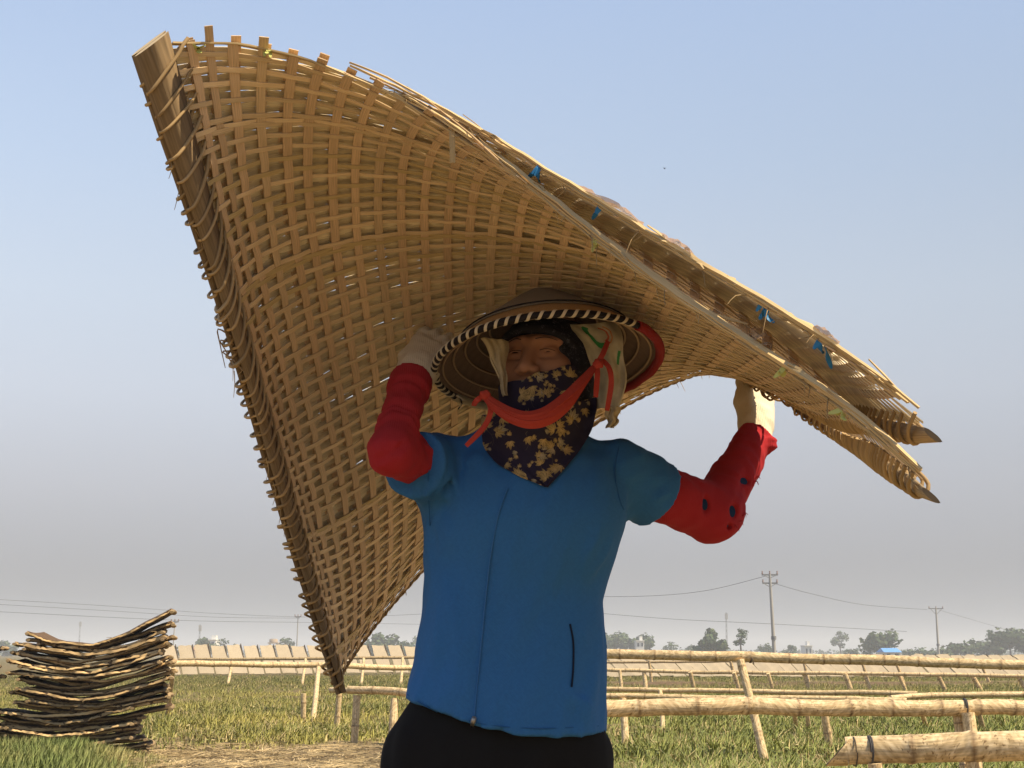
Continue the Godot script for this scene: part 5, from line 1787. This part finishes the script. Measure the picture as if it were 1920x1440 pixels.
func build_hat(o: Node3D, base: Vector3) -> void:
	var c := spot(1026, 683, 2.725)
	var ax := Vector3(-0.085, 0.968, -0.235).normalized()
	var fx := Vector3.RIGHT
	fx = (fx - ax * ax.dot(fx)).normalized()      # image right
	var fz := fx.cross(ax).normalized()           # towards the lens
	var R := 0.2045
	var H := 0.150
	# profile of the cone, from rim to tip, gently domed
	var prof := func(f: float) -> Vector2:        # f = 0 rim, 1 tip
		var rr := R * (1.0 - f)
		return Vector2(rr, H * (f * 0.86 + 0.14 * sin(f * PI * 0.5)) * 1.0)
	var place := func(an: float, rad: float, y: float) -> Vector3:
		return c + (fx * cos(an) + fz * sin(an)) * rad + ax * y
	var ring := func(called: String, f0: float, f1: float, off: float, m: String, wob: float) -> void:
		var g := PackedVector3Array()
		var nu := 73
		var nv := 10
		for j in nv:
			for i in nu:
				var an := TAU * i / (nu - 1.0)
				var f := lerpf(f0, f1, j / (nv - 1.0))
				var q: Vector2 = prof.call(f)
				var w := wob * noise_a.get_noise_3d(cos(an) * 2.0, sin(an) * 2.0, f * 3.0)
				g.append(place.call(an, maxf(q.x, 0.001) + off * 0.55, q.y + off + w))
		var b := Buf.new()
		b.sheet(g, nu, nv, 0.0016, 1.0, 1.0)
		part(called, b.mesh(), M[m], o, base)
	ring.call("hat_brim", 0.0, 0.26, 0.004, "hat_straw", 0.001)
	ring.call("hat_crown", 0.22, 0.995, 0.0065, "hat_grey", 0.003)
	ring.call("hat_lining", 0.01, 0.97, -0.002, "hat_inner", 0.002)
	# hoops inside
	for f in [0.06, 0.16, 0.27, 0.38, 0.50]:
		var pts := PackedVector3Array()
		var q: Vector2 = prof.call(f)
		for i in 61: pts.append(place.call(TAU * i / 60.0, q.x - 0.004, q.y - 0.006))
		var b := Buf.new()
		b.tube(pts, radii(61, 0.0022, 0.0022), 6, false)
		part("hat_hoop", b.mesh(), M["hat_ring"], o, base)
	# seam between brim and crown
	var sp := PackedVector3Array()
	var sq: Vector2 = prof.call(0.25)
	for i in 61: sp.append(place.call(TAU * i / 60.0, sq.x + 0.0055, sq.y + 0.0085))
	var sb := Buf.new()
	sb.tube(sp, radii(61, 0.0014, 0.0014), 5, false)
	part("hat_seam", sb.mesh(), M["black_cord"], o, base)
	# rim: black cord wound with cream strips, replaced by red cloth on the right and pale cloth below left
	var arcs := [["rim_cord", 0.72, 3.72, 0.0062, "black_cord"], ["rim_cloth", -0.95, 0.72, 0.0088, "red_binding"], ["rim_cloth", 3.72, 5.34, 0.0085, "cream_cloth"]]
	for a in arcs:
		var n := 50
		var pts := PackedVector3Array()
		var rad := PackedFloat32Array()
		for i in n:
			var an := lerpf(a[1], a[2], i / (n - 1.0))
			pts.append(place.call(an, R, 0.0 + 0.0008 * sin(an * 23.0)))
			rad.append(a[3] * (1.0 + 0.12 * noise_a.get_noise_1d(an * 5.0)))
		var b := Buf.new()
		b.tube(pts, rad, 10)
		var po := part(a[0], b.mesh(), M[a[4]], o, base)
		if a[0] == "rim_cloth": po.set_meta("label", "red cloth binding of the hat rim" if a[4] == "red_binding" else "pale cloth binding of the hat rim")
	var an := 0.76
	while an < 3.70:
		var pts := PackedVector3Array()
		var no := PackedVector3Array()
		for i in 13:
			var tw := lerpf(-0.55, 0.95, i / 12.0) * PI
			var a := an + 0.085 * (i / 12.0) * 1.0
			var cen: Vector3 = place.call(a, R, 0.0)
			var rd := (fx * cos(a) + fz * sin(a))
			var nn := (rd * cos(tw) - ax * sin(tw)).normalized()
			pts.append(cen + nn * 0.0067); no.append(nn)
		var b := Buf.new()
		b.strip(pts, no, 0.0026, 0.0005)
		part("rim_wrap", b.mesh(), M["cream_cord"], o, base)
		an += 0.094
	# loose end of wrapping at the lower left
	for k in 4:
		var p0: Vector3 = place.call(3.70 + 0.05 * k, R, 0.002)
		var b := Buf.new()
		b.tube(bez([p0, p0 + Vector3(0.012 - 0.004 * k, -0.006, 0.006), p0 + Vector3(0.020 - 0.01 * k, -0.012 - 0.003 * k, 0.004)], 6), radii(6, 0.0022, 0.0012), 5)
		part("rim_wrap", b.mesh(), M["cream_cord" if k % 2 == 0 else "black_cord"], o, base)

	# chin strap of red cloth with hanging ends
	var path := [[908, 742, 2.60], [930, 762, 2.585], [958, 779, 2.572], [990, 787, 2.565], [1025, 779, 2.568], [1062, 753, 2.585], [1090, 720, 2.61], [1115, 688, 2.645]]
	var pp := []
	for q in path: pp.append(spot(q[0], q[1], q[2]))
	var cl := bez(pp, 40)
	for lay in 3:
		var b := Buf.new()
		var no := PackedVector3Array()
		var sh := PackedVector3Array()
		for i in 40:
			var f := i / 39.0
			var w := sin(PI * clampf(f * 0.9 + 0.05, 0.0, 1.0))
			var toward := (Vector3(0, EYE, 0) - cl[i]).normalized()
			no.append((toward + Vector3(0, (1.0 - lay) * 0.75, 0) + Vector3(0.15 * sin(f * 9.0 + lay), 0, 0)).normalized())
			sh.append(cl[i] + Vector3(0, (1.0 - lay) * 0.0098 * w + 0.0012 * sin(f * 13.0 + lay * 2.0), 0) + toward * (0.004 - 0.003 * absf(lay - 1.0)))
		b.strip(sh, no, 0.0078, 0.0016, 3.0, 0.55)
		part("chin_strap", b.mesh(), M["red_cloth"], o, base)
	var ends := [
		[[909, 740, 2.60], [920, 768, 2.595], [908, 800, 2.60], [874, 836, 2.61]],
		[[905, 742, 2.60], [893, 752, 2.60], [888, 760, 2.61]],
		[[1120, 686, 2.64], [1120, 705, 2.632], [1117, 745, 2.635]],
		[[1128, 674, 2.64], [1142, 690, 2.63], [1146, 720, 2.63], [1138, 770, 2.635]],
		[[1112, 692, 2.64], [1128, 668, 2.635], [1140, 640, 2.65]],
	]
	for e in ends:
		var ep := []
		for q in e: ep.append(spot(q[0], q[1], q[2]))
		var pts := bez(ep, 16)
		var no := PackedVector3Array()
		for i in 16: no.append((Vector3(0.4 * sin(i * 0.5), 0.1, 1.0)).normalized())
		var b := Buf.new()
		b.strip(pts, no, 0.0046, 0.0014, 3.0, 0.2)
		part("strap_end", b.mesh(), M["red_cloth"], o, base)
	for q in [[909, 741, 2.595], [1122, 682, 2.632]]:
		var b := Buf.new()
		var kc := spot(q[0], q[1], q[2])
		nets(func(p): return egg(p, kc, Vector3(0.010, 0.009, 0.008)) + 0.001 * sin(p.x * 500.0 + p.y * 400.0), kc - Vector3.ONE * 0.016, kc + Vector3.ONE * 0.016, 0.002, b)
		part("strap_knot", b.mesh(), M["red_cloth"], o, base)

# print of the face scarf: sprays of pale leaves on dark violet blue
func leaf_print(im: Image, cx: float, cy: float, size: float, turn: float, c: Color) -> void:
	var n := im.get_width()
	for lobe in 5:
		var a := turn + (lobe - 2) * 0.62
		var l := size * (1.0 - 0.16 * absf(lobe - 2.0))
		for i in int(l * 1.6):
			var f := i / (l * 1.6)
			var w := l * 0.17 * sin(PI * pow(f, 0.7)) + 0.5
			for j in range(-int(w), int(w) + 1):
				var x := int(cx + cos(a) * f * l - sin(a) * j)
				var y := int(cy + sin(a) * f * l + cos(a) * j)
				var tone := 1.0 - 0.25 * f - (0.3 if absi(j) < 1 else 0.0)
				im.set_pixel(posmod(x, n), posmod(y, n), c * tone)

func build_scarves(o: Node3D, base: Vector3) -> void:
	var r := RandomNumberGenerator.new()
	r.seed = 64
	var n := 512
	var im := Image.create(n, n, false, Image.FORMAT_RGB8)
	im.fill(lin(0.022, 0.016, 0.036))
	for k in 46:
		var cx := fposmod(k * 197.0 + r.randf_range(-30, 30), n)
		var cy := fposmod(k * 113.0 + r.randf_range(-30, 30), n)
		var tw := r.randf() * TAU
		for m in r.randi_range(3, 6):
			var a := tw + m * 1.9
			var d := r.randf_range(18, 70)
			var big := m < 2
			leaf_print(im, cx + cos(a) * d, cy + sin(a) * d, r.randf_range(26, 40) if big else r.randf_range(11, 20), r.randf() * TAU, Color(0.72, 0.61, 0.40) if r.randf() < 0.7 else Color(0.66, 0.60, 0.48))
		for m in 40:      # fine stems
			var f := m / 40.0
			im.set_pixel(posmod(int(cx + 60.0 * f * cos(tw) + 8.0 * sin(f * 6.0)), n), posmod(int(cy + 60.0 * f * sin(tw) + 8.0 * cos(f * 5.0)), n), Color(0.55, 0.5, 0.34))
	var print_t := ImageTexture.create_from_image(im)
	mat("floral", Color(1, 1, 1), 0.9, {"albedo_texture": print_t, "uv1_scale": Vector3(1, 1, 1)})
	var im2 := Image.create(128, 128, false, Image.FORMAT_RGB8)
	im2.fill(lin(0.014, 0.012, 0.016))
	for k in 90:
		var x := r.randi_range(0, 127)
		var y := r.randi_range(0, 127)
		for m in r.randi_range(4, 12): im2.set_pixel(posmod(x + r.randi_range(-3, 3), 128), posmod(y + r.randi_range(-2, 2), 128), Color(0.42, 0.42, 0.44))
	mat("head_cloth", Color(1, 1, 1), 0.95, {"albedo_texture": ImageTexture.create_from_image(im2), "uv1_triplanar": true, "uv1_scale": Vector3(9, 9, 9)})

	# dark head cloth: a shell over the skull with an opening for the face
	var hb: Basis = J.hb
	var cloth := func(p: Vector3) -> float:
		var q: Vector3 = hb.inverse() * (p - J.head)
		var d := smin(egg(q, Vector3(0, 0.020, -0.014), Vector3(0.084, 0.098, 0.100)), egg(q, Vector3(0, -0.045, -0.010), Vector3(0.079, 0.085, 0.075)), 0.03)
		d += 0.0035 * noise_b.get_noise_3d(p.x * 22.0, p.y * 22.0, p.z * 22.0)
		var hole := egg(q, Vector3(0, -0.035, 0.10), Vector3(0.070, 0.082, 0.085))
		d = smax(d, -hole, 0.006)
		d = maxf(d, q.y - 0.078)
		return maxf(d, -0.115 - q.y)
	var b := Buf.new()
	nets(cloth, J.head - Vector3.ONE * 0.135, J.head + Vector3.ONE * 0.125, 0.0042, b)
	part("head_cloth", b.mesh(), M["head_cloth"], o, base)
	# rolled front edge of the head cloth
	var roll := []
	for k in 9:
		var a := lerpf(-1.15, 1.15, k / 8.0)
		roll.append(J.head + hb * Vector3(sin(a) * 0.080, 0.052 - 0.030 * pow(absf(a) / 1.15, 2.0), 0.012 + cos(a) * 0.076))
	b = Buf.new()
	b.tube(bez(roll, 30), radii(30, 0.0085, 0.0075), 9)
	part("cloth_roll", b.mesh(), M["head_cloth"], o, base)

	# face scarf: over nose tip and cheeks, round the jaw
	var mask := func(p: Vector3) -> float:
		var q: Vector3 = hb.inverse() * (p - J.head)
		var d := head_local(q) - 0.0055
		d = smin(d, egg(q, Vector3(0.0, -0.055, 0.030), Vector3(0.072, 0.075, 0.072)), 0.02)
		d = smin(d, cone(q, Vector3(0, -0.03, 0.080), Vector3(0, -0.085, 0.070), 0.016, 0.020), 0.02)
		var edge := -0.046 + 0.085 * maxf(q.x, 0.0) / 0.075 * 0.42 + 0.10 * maxf(-q.x - 0.03, 0.0) * 0.3
		d = maxf(d, q.y - edge)
		d += 0.0022 * noise_b.get_noise_3d(p.x * 20.0 + p.y * 22.0, p.y * 12.0, p.z * 20.0)
		return maxf(d, -0.125 - q.y)
	b = Buf.new()
	nets(mask, J.head + Vector3(-0.125, -0.145, -0.11), J.head + Vector3(0.125, 0.03, 0.14), 0.0036, b, 4.2)
	part("face_scarf", b.mesh(), M["floral"], o, base)
	# hanging bib of the scarf: a cloth sheet from the jaw to a point on the chest
	var g := PackedVector3Array()
	var nu := 25
	var nv := 17
	var lx := [[904, 778], [903, 805], [906, 838], [930, 868], [972, 892], [1022, 912]]
	var rx := [[1118, 745], [1118, 770], [1112, 800], [1092, 838], [1060, 878], [1026, 913]]
	for j in nv:
		var v := j / (nv - 1.0)
		var f := v * 5.0
		var k := mini(int(f), 4)
		var t := f - k
		for i in nu:
			var u := i / (nu - 1.0)
			var px := lerpf(lerpf(lx[k][0], lx[k + 1][0], t), lerpf(rx[k][0], rx[k + 1][0], t), u)
			var py := lerpf(lerpf(lx[k][1], lx[k + 1][1], t), lerpf(rx[k][1], rx[k + 1][1], t), u)
			py += 6.0 * sin(PI * u) * (1.0 - v)
			var hj := hit(jacket_sdf, px, py)
			var hn := hit(func(p): return minf(smin(jacket_sdf(p), head_sdf(p), 0.10), cone(p, J.neck0, J.neck1, 0.075, 0.080)), px, py)
			var fd := -hn.z
			fd = minf(fd, lerpf(2.615 + 0.10 * pow(absf(u - 0.45) * 2.0, 2.0), -hj.z, smoothstep(0.1, 0.95, v)))
			fd -= 0.006 + 0.006 * sin(u * 11.0 + v * 3.0) * (1.0 - v) * 0.8 + 0.004 * noise_b.get_noise_2d(u * 5.0, v * 4.0)
			g.append(spot(px, py, fd))
	b = Buf.new()
	b.sheet(g, nu, nv, 0.002, 0.92, 0.62)
	for i in b.v.size(): b.uv[i] = Vector2(b.v[i].x + 0.06, -b.v[i].y) * 4.2
	part("scarf_bib", b.mesh(), M["floral"], o, base)

	# printed pale cloth hanging behind her left cheek (right in the picture), and a scrap on the other side
	var cw := 96
	var im3 := Image.create(cw, 160, false, Image.FORMAT_RGB8)
	im3.fill(lin(0.50, 0.43, 0.30))
	for y in 160:
		for x in cw:
			var gg := 0.92 + 0.14 * noise_a.get_noise_2d(x * 0.03, y * 0.03)
			var cc := im3.get_pixel(x, y) * gg
			var dx := x - 50.0
			var dy := y - 30.0
			var rr := sqrt(dx * dx + dy * dy)
			var an := atan2(dy, dx)
			if rr > 18.0 and rr < 28.0 and an > 1.2 or rr > 20.0 and rr < 30.0 and an < -2.2: cc = lin(0.03, 0.20, 0.05)
			if rr > 13.0 and rr < 17.0 and absf(an) < 1.3: cc = lin(0.42, 0.09, 0.05)
			if rr > 21.0 and rr < 24.0 and absf(an) < 0.9: cc = lin(0.42, 0.16, 0.06)
			if absf(x - 82.0 + (y - 70.0) * 0.4) < 3.5 and y > 58 and y < 82: cc = lin(0.04, 0.20, 0.06)
			im3.set_pixel(x, y, cc)
	mat("printed_cloth", Color(1, 1, 1), 0.95, {"albedo_texture": ImageTexture.create_from_image(im3)})
	var cloths := [
		["hanging_cloth", "printed_cloth", [[1052, 612, 2.70], [1092, 640, 2.69], [1106, 680, 2.70], [1114, 720, 2.71], [1118, 766, 2.715]], [[1158, 606, 2.68], [1168, 640, 2.66], [1172, 690, 2.665], [1170, 730, 2.67], [1162, 768, 2.68]]],
		["hanging_cloth", "cream_cloth", [[1134, 764, 2.69], [1138, 790, 2.69], [1139, 802, 2.69]], [[1162, 764, 2.685], [1159, 785, 2.685], [1152, 803, 2.685]]],
		["side_cloth", "cream_cloth", [[902, 634, 2.635], [918, 664, 2.645], [932, 704, 2.65], [946, 742, 2.65]], [[952, 640, 2.66], [950, 675, 2.655], [948, 710, 2.655], [953, 742, 2.655]]],
	]
	for q in cloths:
		var l := []
		var rt := []
		for p in q[2]: l.append(spot(p[0], p[1], p[2]))
		for p in q[3]: rt.append(spot(p[0], p[1], p[2]))
		var lp := bez(l, 14)
		var rp := bez(rt, 14)
		g = PackedVector3Array()
		for j in 14:
			for i in 14:
				var u := i / 13.0
				g.append(lp[j].lerp(rp[j], u) + Vector3(0.002 * sin(j * 0.9), 0, 0.007 * sin(u * PI) + 0.0045 * sin(u * 10.0 + j * 0.35) + 0.002 * sin(u * 19.0 - j * 0.6)))
		b = Buf.new()
		b.sheet(g, 14, 14, 0.003)
		part(q[0], b.mesh(), M[q[1]], o, base)
